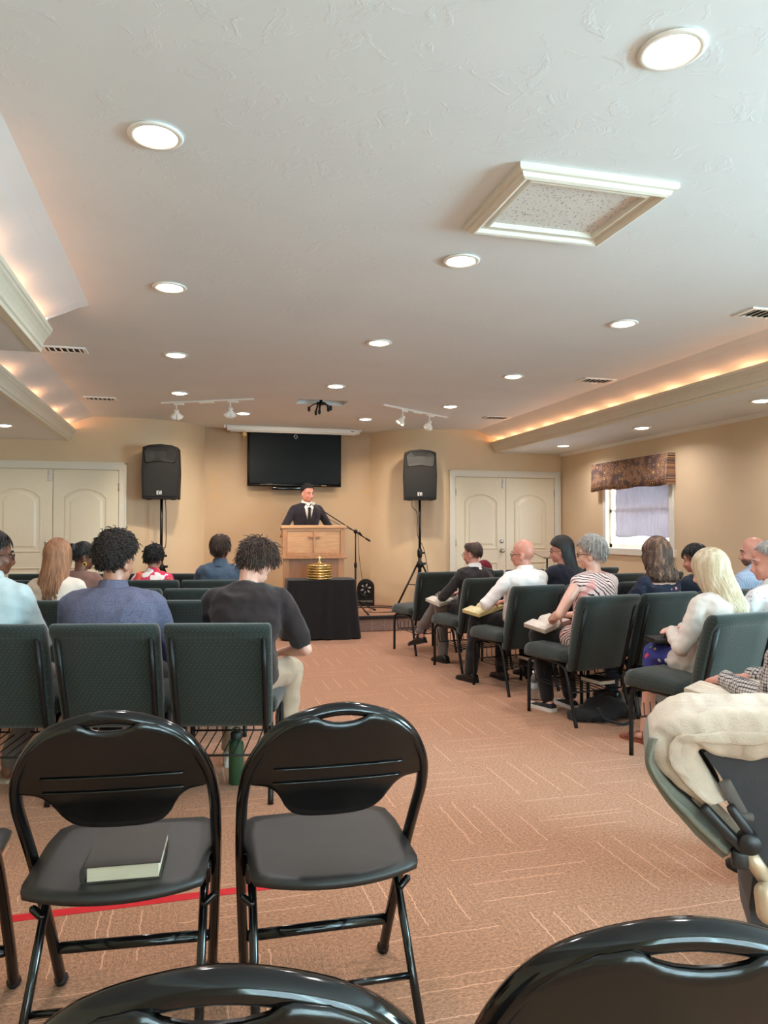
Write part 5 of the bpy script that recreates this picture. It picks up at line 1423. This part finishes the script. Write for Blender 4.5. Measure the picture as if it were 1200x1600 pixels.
person('person with short round dark hair in a pink flowered top', (-.345, 6.86, 0), AL, .84, .465, 2, 8, (-10, 8, 0), 'olive', C['pink'], 'long', C['navy'], 'black', hair=hair_short((.5, -.1, -.62), .035, 800, lambda u: 1.22 + .06 * u.z, .08, .7, .0048, .006, seed=6), hairm=HM_BLACK, collar='top', topz=1.135, sw=.92, seed=6, voxel=.01, tvox=.014)
person('man with straight dark hair in a denim shirt', (.24, 6.74, 0), AL, .92, .465, 0, 6, (-4, 2, 0), 'olive', C['denim'], 'long', C['navy'], 'black', hair=hair_short((.5, -.05, -.72), .06, 900, 1.13, .05, .16, .0036, seed=7), hairm=HM_DKBROWN, collar='top', topz=1.235, seed=7, voxel=.01, tvox=.014)

# the speaker at the pulpit
pp = person('man in a dark suit and tie standing behind the pulpit', (1.47, 9.78, PZ), R(180 + 8), .985, lean=3, bend=3, head=(16, 6, 0), skin='ruddy', top=C['preach'], bottom=C['preach'], shoes='black', stand=True, collar='suit',
            arms={-1: (-.22, .26, .98), 1: (.22, .26, .98), ('p', -1): (-.8, -.6, -.3), ('p', 1): (.8, -.6, -.3)}, hair=hair_short((.52, .08, -.40), .022, 700, lambda u: 1.005 + .05 * max(0, u.z), .06, .25, .0034, seed=8), hairm=HM_BLACK, sw=1.05, seed=8, voxel=.007, wr=.003)
sp_, rt_, s_ = pp['sp'], pp['root'], pp['s']
def chest(u, x, o):       # point on the front of the chest
    c, d = sp_(u); return c + V(x * s_, 0, 0) + V(0, d.z, -d.y) * ((.122 - .35 * x * x) * s_ + o)
vs = [chest(.50, -.055, -.015), chest(.50, .055, -.015), chest(.44, .05, .004), chest(.34, .028, .010), chest(.22, .002, .012), chest(.22, -.002, .012), chest(.34, -.028, .010), chest(.44, -.05, .004)]
sf = MB().add(vs, [(0, 1, 2, 7), (7, 2, 3, 6), (6, 3, 4, 5)], True).build('shirt_front', M_SHIRTW, rt_); sf.modifiers.new('t', 'SOLIDIFY').thickness = .006
mbt = MB(); ring = lambda u, w, o: [chest(u, -w, o), chest(u, w, o), chest(u, w, o + .012), chest(u, -w, o + .012)]
mbt.loft([ring(.495, .014, .0), ring(.482, .022, .004), ring(.462, .015, .010), ring(.40, .019, .012), ring(.30, .025, .016), ring(.22, .028, .018)], False).build('tie', fabric('dark_tie', (40, 34, 34)), rt_)
for q in (-1, 1):
    a = [chest(.515, q * .062, -.035), chest(.44, q * .058, .012), chest(.30, q * .016, .022), chest(.24, q * .010, .022), chest(.33, q * .07, .018), chest(.40, q * .095, .012), chest(.415, q * .080, .014), chest(.47, q * .09, -.004)]
    MB().add(a, [(0, 1, 6, 7), (1, 2, 4, 6), (2, 3, 4), (4, 5, 6)], False).build('lapel', C['preach'], rt_).modifiers.new('t', 'SOLIDIFY').thickness = .006
    b = [chest(.53, q * .040, -.035), chest(.50, q * .012, .006), chest(.455, q * .040, .014), chest(.49, q * .066, -.006)]
    MB().add(b, [(0, 1, 2, 3)]).build('collar_wing', M_SHIRTW, rt_).modifiers.new('t', 'SOLIDIFY').thickness = .004

# right block
thin = lambda u: 1 - smoothstep((u.z - .74) / .15) * smoothstep((u.y + .75) / .35)
p9 = person('man in a dark suit with thinning brown hair and glasses, legs crossed', (2.55, 6.42, 0), AR, .90, .465, -6, 14, (26, 6, 0), 'ruddy', C['suit'], 'long', C['grey'], 'black', hair=hair_short((.7, .05, -.55), .03, 1300, 1.045, .02, .10, .0024, seed=9, bald=thin), hairm=HM_THIN, glasses=G_METAL, collar='suit', topz=1.16, seed=9,
       arms={-1: (-.22, .27, .66), 1: (.02, .30, .66)}, legs={-1: (V(-.12, .42, .51), V(-.15, .33, .085)), 1: (V(-.10, .46, .60), V(-.22, .66, .26)), ('f', 1): ((-.22, .68, .22), (-.25, .9, -.22))}, hem=.4, girth=1.06)
p11 = person('bald man in a white shirt and glasses with a book on his lap', (2.61, 5.47, 0), AR, .94, .465, -4, 10, (34, 2, 0), 'ruddy', C['white'], 'long', C['darktrous'], 'black', hairm=HM_THIN, glasses=G_DARK, collar='top', topz=1.215, girth=1.12, seed=10,
       arms={-1: (-.20, .25, .67), 1: (.02, .32, .66), ('p', -1): (-.9, -.5, -.4)}, legs={-1: (V(-.19, .44, .505), V(-.27, .40, .085)), 1: (V(.08, .44, .505), V(.02, .37, .085))})
p12 = person('woman with long straight black hair, glasses and a dark top', (3.03, 5.58, 0), AR, .90, .465, 0, 8, (46, 4, 0), 'ruddy', C['navy'], 'long', C['navy'], 'black', hair=hair_long((.5, -.15, -.8), -.30, 320, 1.06, .004, 1.5, .0055, .10, .095, seed=12, sweep=.5), hairm=HM_BLACK, glasses=G_METAL, topz=1.232, sw=.9, seed=12, voxel=.01, arms={-1: (-.16, .33, .74), 1: (-.02, .34, .72)})
person('person in a white shirt bending low in the front right row', (3.42, 7.52, 0), AR, .86, .465, 48, 30, (30, 40, 0), 'pale', C['white'], 'long', C['navy'], 'black', hair=hair_short((.35, -.2, -.7), .02, 300, 1.06, .02, .05, .004, seed=13), hairm=fabric('maroon_knit', (112, 26, 42)), seed=13, voxel=.011, tvox=.015, arms={-1: (-.16, .55, .45), 1: (.12, .55, .45)})
p13 = person('grey-haired woman with glasses in a sleeveless pink and black top', (2.665, 4.50, 0), AR, .90, .465, -2, 8, (34, 2, 0), 'pale', C['pinkblack'], 'none', C['darktrous'], 'sneaker', hair=hair_short((.55, .0, -.55), .045, 1500, lambda u: 1.13 + .05 * max(0, u.z), .08, .14, .0027, seed=14), hairm=HM_GREY, glasses=G_DARK, topz=1.24, sw=.95, seed=14, hem=.25, wr=.004, girth=1.05,
       arms={-1: (-.21, .20, .665), 1: (-.02, .30, .66), ('p', -1): (-.8, -.6, -.5)}, legs={-1: (V(-.16, .43, .51), V(-.18, .30, .085)), 1: (V(.06, .43, .51), V(.02, .30, .085))})
p14 = person('woman with long wavy brown hair and a navy flowered top', (3.265, 4.63, 0), AR, .90, .465, 0, 6, (4, 0, 0), 'pale', C['navyfloral'], 'short', C['navy'], 'black', hair=hair_long((.55, -.1, -.8), -.14, 360, 1.13, .020, 2.4, .0058, .12, .09, seed=15, sweep=.8), hairm=HM_WAVY, topz=1.225, scoop=.44, sw=.92, seed=15, voxel=.009)
person('person with a short dark bowl-like haircut half hidden by the blond woman', (3.72, 4.75, 0), AR, .86, .465, 2, 8, (28, 8, 0), 'ruddy', C['navy'], 'short', C['navy'], 'black', hair=hair_short((.45, -.1, -.5), .06, 460, 1.10, .03, .06, .0048, seed=16), hairm=HM_BLACK, topz=1.175, seed=16, voxel=.01, tvox=.014)
def stub(u_n=360, seed=5):
    rng = random.Random(seed); mb = MB()
    for u in fib(1400):
        if u.z > -.25 or u.y < .0 or u.z < -.85: continue
        p = V(u.x * .066, .030 + u.y * .072, .040 + u.z * .088)
        mb.tube([p, p + V(u.x * .4, u.y * .4, u.z - .6).normalized() * .010], [.0016, .0008], 4, caps=False)
    return mb
balding = lambda u: 1 - smoothstep((u.z - .35) / .2) * smoothstep((u.y + .6) / .4)
person('balding bearded man in a pale blue checked shirt near the right wall', (4.27, 4.83, 0), AR, .94, .465, -3, 8, (44, 4, 0), 'ruddy', C['gingham'], 'short', C['grey'], 'black', hairm=HM_THIN, beard=stub(), collar='top', topz=1.235, seed=17, voxel=.009, tvox=.013)
person('grey-haired man in a white patterned shirt cut by the right photo edge', (3.285, 3.57, 0), AR, .95, .465, -3, 8, (42, 4, 0), 'ruddy', C['whiteprint'], 'long', C['grey'], 'black', hair=hair_short((.65, .05, -.55), .03, 1300, 1.05, .03, .12, .0024, seed=18), hairm=HM_GREY, collar='top', topz=1.22, seed=18, girth=1.15)
p16 = person('woman with long blond hair in a cream cardigan, hands folded on a book', (2.84, 3.46, 0), AR, .90, .465, 2, 10, (24, 12, 0), 'pale', C['cardigan'], 'long', None, 'brown_sandal', hair=hair_long((.45, -.25, -.85), -.27, 700, 1.07, .004, 1.5, .0042, .115, .10, front_len=-.20, seed=19, sweep=.85), hairm=HM_BLOND, topz=1.155, sw=.95, girth=1.12, seed=19, skirt=C['bluefloral'], hem=.45, voxel=.0065,
       arms={-1: (-.14, .24, .69), 1: (-.02, .27, .70), ('p', -1): (-.6, -.7, -.5)}, hands={-1: ((.55, .75, -.15), (0, -.2, -1), (1, -.4, 0)), 1: ((-.9, .25, .0), (0, -.1, -1), (0, 1, 0))}, curl=(.35, .35),
       legs={-1: (V(-.10, .42, .515), V(-.13, .46, .08)), 1: (V(.08, .42, .515), V(.07, .42, .08))})
p19 = person('man in a dark checked shirt reading at the right photo edge behind the stroller', (2.20, 2.10, 0), AR, .98, .465, 4, 10, (10, 20, 0), 'ruddy', C['check'], 'long', C['ivory'], 'black', hair=hair_short((.6, .0, -.5), .03, 420, 1.05, .03, .12, seed=20), hairm=HM_GREY, collar='top', topz=1.28, seed=20, girth=1.1,
       arms={-1: (-.13, .37, .69), 1: (.06, .40, .68), ('p', -1): (-.35, -.8, -1)}, hands={-1: ((.35, 1, -.15), (.3, 0, -1), (1, -.3, 0))}, legs={-1: (V(-.12, .42, .50), V(-.13, .16, .085)), 1: (V(.12, .42, .50), V(.13, .16, .085))})
flush()

# ------------------------------------------------------------------ things people hold or keep by them
def put(p, lx, ly, lz, rz=0):
    M = Matrix.Translation(p['root'].location) @ Matrix.Rotation(p['root'].rotation_euler.z, 4, 'Z'); v = M @ V(lx, ly, lz)
    return tuple(v), p['root'].rotation_euler.z + R(rz)
l, r = put(p9, -.15, .34, .585, 10); open_book(l, r, 'open book on the lap of the man in the dark suit', (R(12), R(-10)), .13, .20, .035)
l, r = put(p11, -.17, .36, .592, 8); open_book(l, r, 'open yellowed book on the lap of the bald man', (R(6), R(-12)), .14, .21, .035, (236, 220, 172), (226, 204, 140))
l, r = put(p13, -.16, .32, .592, 8); open_book(l, r, 'open book on the lap of the grey-haired woman', (R(8), R(-12)), .13, .20, .035, (234, 222, 210), (190, 176, 160))
l, r = put(p19, -.10, .36, .625, 5); open_book(l, r, 'open thumb-indexed book on the lap of the man in the checked shirt', (R(4), R(-6)), .145, .22, .045, (238, 226, 208), (230, 212, 186))
l, r = put(p16, -.10, .33, .615, 70); book(l, r, 'black book under the folded hands of the blond woman', .13, .19, .03, (30, 28, 30), (60, 54, 52))
l, r = put(p12, -.16, .47, .78, 20)
t = thing('smartphone', 'smartphone in a red case held by the woman with black hair', 'phone', l, r); t.rotation_euler = (R(50), 0, r)
MB().rbox((0, 0, 0), (.078, .155, .012), .005, 2).build('case', simple('red_case', (206, 62, 58), .4), t); MB().box((0, 0, .0068), (.066, .138, .002)).build('screen', simple('phone_screen', (176, 190, 196), .1), t)
l, r = put(p9, .03, .40, .69, 0); tag(MB().tube([(l[0] - .05, l[1] + .02, l[2] + .02), (l[0] + .06, l[1] - .03, l[2] + .07)], .0045, 8).build('pen', M_BLACKM), 'black pen in the hand of the man in the dark suit', 'pen')
# books lying on the racks under the right-hand chairs
for (r_, k_, dx, lab) in ((2, 0, .10, 'white-edged book on the rack under the bald man'), (3, 0, .10, 'white-edged book on the rack under the grey-haired woman')):
    c = CH_R[r_, k_]; M = Matrix.Translation(c.location) @ Matrix.Rotation(c.rotation_euler.z, 4, 'Z'); v = M @ V(dx, -.10, .232)
    book(tuple(v), AR + R(-90), lab, .20, .14, .03, (46, 40, 38), (232, 226, 216))
# bottles
t = thing('water_bottle', 'green metal flask standing under the aisle chair of the last left row', 'bottle', (.222, 3.79, 0))
gm = simple('green_flask_enamel', (46, 82, 54), .4)
MB().lathe([(.034, 0), (.037, .004), (.037, .19), (.034, .205), (.024, .215), (.024, .22)], 20).build('flask_body', gm, t); MB().lathe([(.027, .22), (.029, .224), (.029, .252), (.024, .258)], 18).tube(catmull([(-.02, 0, .255), (-.014, 0, .275), (.014, 0, .275), (.02, 0, .255)], 4), .004, 6).build('cap', simple('dark_cap', (34, 44, 38), .5), t)
t = thing('plastic_bottle', 'clear plastic water bottle on the carpet beside the fourth right row', 'bottle', (2.49, 5.08, 0))
def mat_pet():
    q = NT('clear_plastic'); q.b.inputs['Transmission Weight'].default_value = .85; q.b.inputs['IOR'].default_value = 1.25; q.set(lin((214, 220, 222)), .12); return q.m
prof = [(.026, 0), (.031, .006)]
for k in range(7): prof += [(.031, .016 + k * .018), (.0285, .022 + k * .018), (.031, .028 + k * .018)]
prof += [(.031, .15), (.026, .172), (.015, .188), (.0125, .196)]
MB().lathe(prof, 18).build('bottle_body', mat_pet(), t); MB().lathe([(.0315, .085), (.0318, .087), (.0318, .125), (.0315, .127)], 18).build('paper_label', simple('bottle_label', (190, 200, 208), .6), t); MB().lathe([(.014, .196), (.0155, .198), (.0155, .213), (.012, .215)], 16).build('cap', M_WHITE, t)
# black bag slumped on the floor
t = thing('cloth_bag', 'slumped black cloth bag on the carpet under the fourth right row', 'bag', (2.72, 4.50, 0), R(8))
mb = MB(); rings = []
for k in range(13):
    u = -1 + 2 * k / 12; h = .015 + .115 * max(0, 1 - abs(u) ** 2.2) * (.75 + .35 * math.sin(u * 5 + .6)); w = .15 * math.sqrt(max(.02, 1 - u * u)) + .02; ring = []
    for j in range(18):
        a = 2 * math.pi * j / 18; ww = w * (1 + .08 * math.sin(3 * a + k)); ring.append(V(u * .27, ww * math.cos(a), max(.002, h * (.5 + .5 * math.sin(a)) + .008 * math.sin(5 * a + 2 * k))))
    rings.append(ring)
mb.loft(rings).build('bag_body', fabric('black_bag_cloth', (30, 28, 31), .8, bump=.5), t)
MB().tube(catmull([(-.12, -.09, .09), (-.16, -.19, .05), (-.05, -.24, .012), (.07, -.20, .03), (.08, -.10, .10)], 5), .011, 6, flat=.35).build('strap', MATS['black_bag_cloth'], t)

# ------------------------------------------------------------------ stroller beside the aisle
ST = thing('stroller', 'stroller with a beige folding canopy and dark seat, cut by the right photo edge', 'stroller', (1.45, 1.70, 0), R(-33))
# its own space: x to the photo's right, y away, z up
M_CANV = fabric('beige_canvas', (206, 190, 172), .85, bump=.35); M_LINE = fabric('grey_green_lining', (128, 130, 118), .85, bump=.3)
M_STG = fabric('charcoal_seat_cloth', (66, 64, 66), .8, bump=.15); M_CHAMP = simple('champagne_tube', (206, 186, 158), .35, .3); M_STBK = simple('stroller_black_plastic', (34, 32, 33), .42)
def band(outer, inner, y0, y1, bulge=.012, n=7, sub=5, wob=0):
    O = catmull([(p[0], 0, p[1]) for p in outer], sub); I = catmull([(p[0], 0, p[1]) for p in inner], sub); rings = []
    for o, i in zip(O, I):
        ring = []; c = (o + i) / 2
        for j in range(n + 1): ring.append(V(o.x, y0 + (y1 - y0) * j / n, o.z))
        for j in range(n + 1): ring.append(V(i.x, y1 - (y1 - y0) * j / n, i.z))
        for f in (.75, .5, .25): p = i.lerp(o, f); ring.append(V(p.x, y0 - bulge * math.sin(math.pi * f), p.z))   # padded near side
        rings.append(ring)
    mb = MB().loft(rings)
    if wob:
        for k, v in enumerate(mb.v):
            p = Vector(v); w = wob * (noise.noise(p * 11) + .6 * noise.noise(Vector((p.x * 30 + p.z * 22, p.y * 8, p.z * 26 - p.x * 18)))); mb.v[k] = (p.x, p.y + w, p.z + w * .5)
    return mb
outer = [(.256, .758), (.153, .783), (.062, .785), (-.033, .776), (-.121, .769), (-.188, .750), (-.227, .713), (-.244, .663), (-.230, .612), (-.182, .570), (-.112, .524)]
inner = [(.255, .667), (.151, .660), (.060, .662), (-.021, .646), (-.069, .656), (-.098, .668), (-.112, .660), (-.108, .640), (-.092, .615), (-.068, .577), (-.040, .533)]
o = band(outer, inner, -.03, .26, .022, sub=8, wob=.016).build('canopy', M_CANV, ST); sd = o.modifiers.new('s', 'SUBSURF'); sd.levels = 1; sd.render_levels = 2
lo = [(-.240, .690), (-.250, .650), (-.250, .612), (-.223, .556), (-.165, .483), (-.100, .418), (-.056, .384)]
li = [(-.215, .690), (-.226, .650), (-.224, .617), (-.188, .567), (-.124, .511), (-.060, .454), (-.027, .419)]
band(lo, li, -.022, .24, .010, wob=.005).build('canopy_lining', M_LINE, ST)
band([(-.130, .525), (-.085, .480), (-.034, .428)], [(-.100, .545), (-.050, .500), (-.005, .455)], .0, .04, .004).build('canopy_tape', M_CANV, ST)
# joint and frame
MB().rbox((-.056, -.045, .474), (.026, .034, .145), .007, 2, rot=(0, R(-44), 0)).rbox((-.016, -.045, .500), (.024, .034, .085), .007, 2, rot=(0, R(-35), 0)).lathe([(.001, -.03), (.024, -.029), (.028, -.022), (.028, .022), (.024, .029), (.001, .03)], 20, Matrix.Translation((.005, -.045, .446)) @ Matrix.Rotation(R(90), 4, 'X')).rbox((-.016, -.035, .395), (.042, .04, .05), .01, 2).build('pivot_joint', M_STBK, ST)
MB().tube([(.0, -.03, .415), (.020, -.03, .388), (.055, -.03, .335)], .021, 12).build('frame_tube', M_CHAMP, ST)
MB().cap((.040, -.06, .325), (.048, -.06, .275), .027, .030, 14).build('frame_cover', M_CHAMP, ST)
MB().tube([(.055, -.02, .33), (.14, -.01, .16), (.20, -.0, .09)], .020, 10).tube([(.055, .25, .33), (.14, .25, .16), (.20, .25, .09)], .020, 10).tube([(.055, -.02, .30), (.055, .25, .30)], .016, 10).build('leg_frame', M_STBK, ST)
# seat shell and bar
MY = Matrix(((1, 0, 0, 0), (0, 0, -1, 0), (0, 1, 0, 0), (0, 0, 0, 1)))
sh = [(-.098, .652), (-.06, .668), (.06, .68), (.255, .68), (.32, .60), (.32, .22), (.02, .16), (.012, .25), (.028, .38), (-.010, .52), (-.060, .60)]
MB().prism(sh, -.25, -.015, MY).build('seat_shell', M_STG, ST)
MB().rbox((-.030, -.025, .55), (.034, .016, .10), .006, 2, rot=(0, R(-27), 0)).rbox((-.004, -.03, .506), (.050, .022, .022), .008, 2).build('seat_strap', simple('strap_taupe', (92, 84, 80), .7), ST)
for (x, y) in ((.20, -.02), (.20, .27), (.55, -.02), (.55, .27)):
    w = MB().lathe([(.045, -.018), (.085, -.02), (.092, -.012), (.092, .012), (.085, .02), (.045, .018)], 22, Matrix.Translation((x, y, .093)) @ Matrix.Rotation(R(90), 4, 'X')).build('wheel', M_RUBBER, ST)
    MB().lathe([(.001, -.021), (.03, -.021), (.046, -.012), (.046, .012), (.03, .021), (.001, .021)], 16, Matrix.Translation((x, y, .093)) @ Matrix.Rotation(R(90), 4, 'X')).build('hub', M_CHAMP, w)
for y in (.0, .25): MB().tube([(.20, y, .09), (.38, y, .20), (.55, y, .09)], .016, 8).tube([(.34, y, .20), (.40, y, .60), (.60, y, .98)], .015, 8).build('side_frame', M_STBK, ST)
MB().tube([(.60, .0, .98), (.63, .03, 1.0), (.63, .22, 1.0), (.60, .25, .98)], .016, 8).build('push_handle', M_STBK, ST)
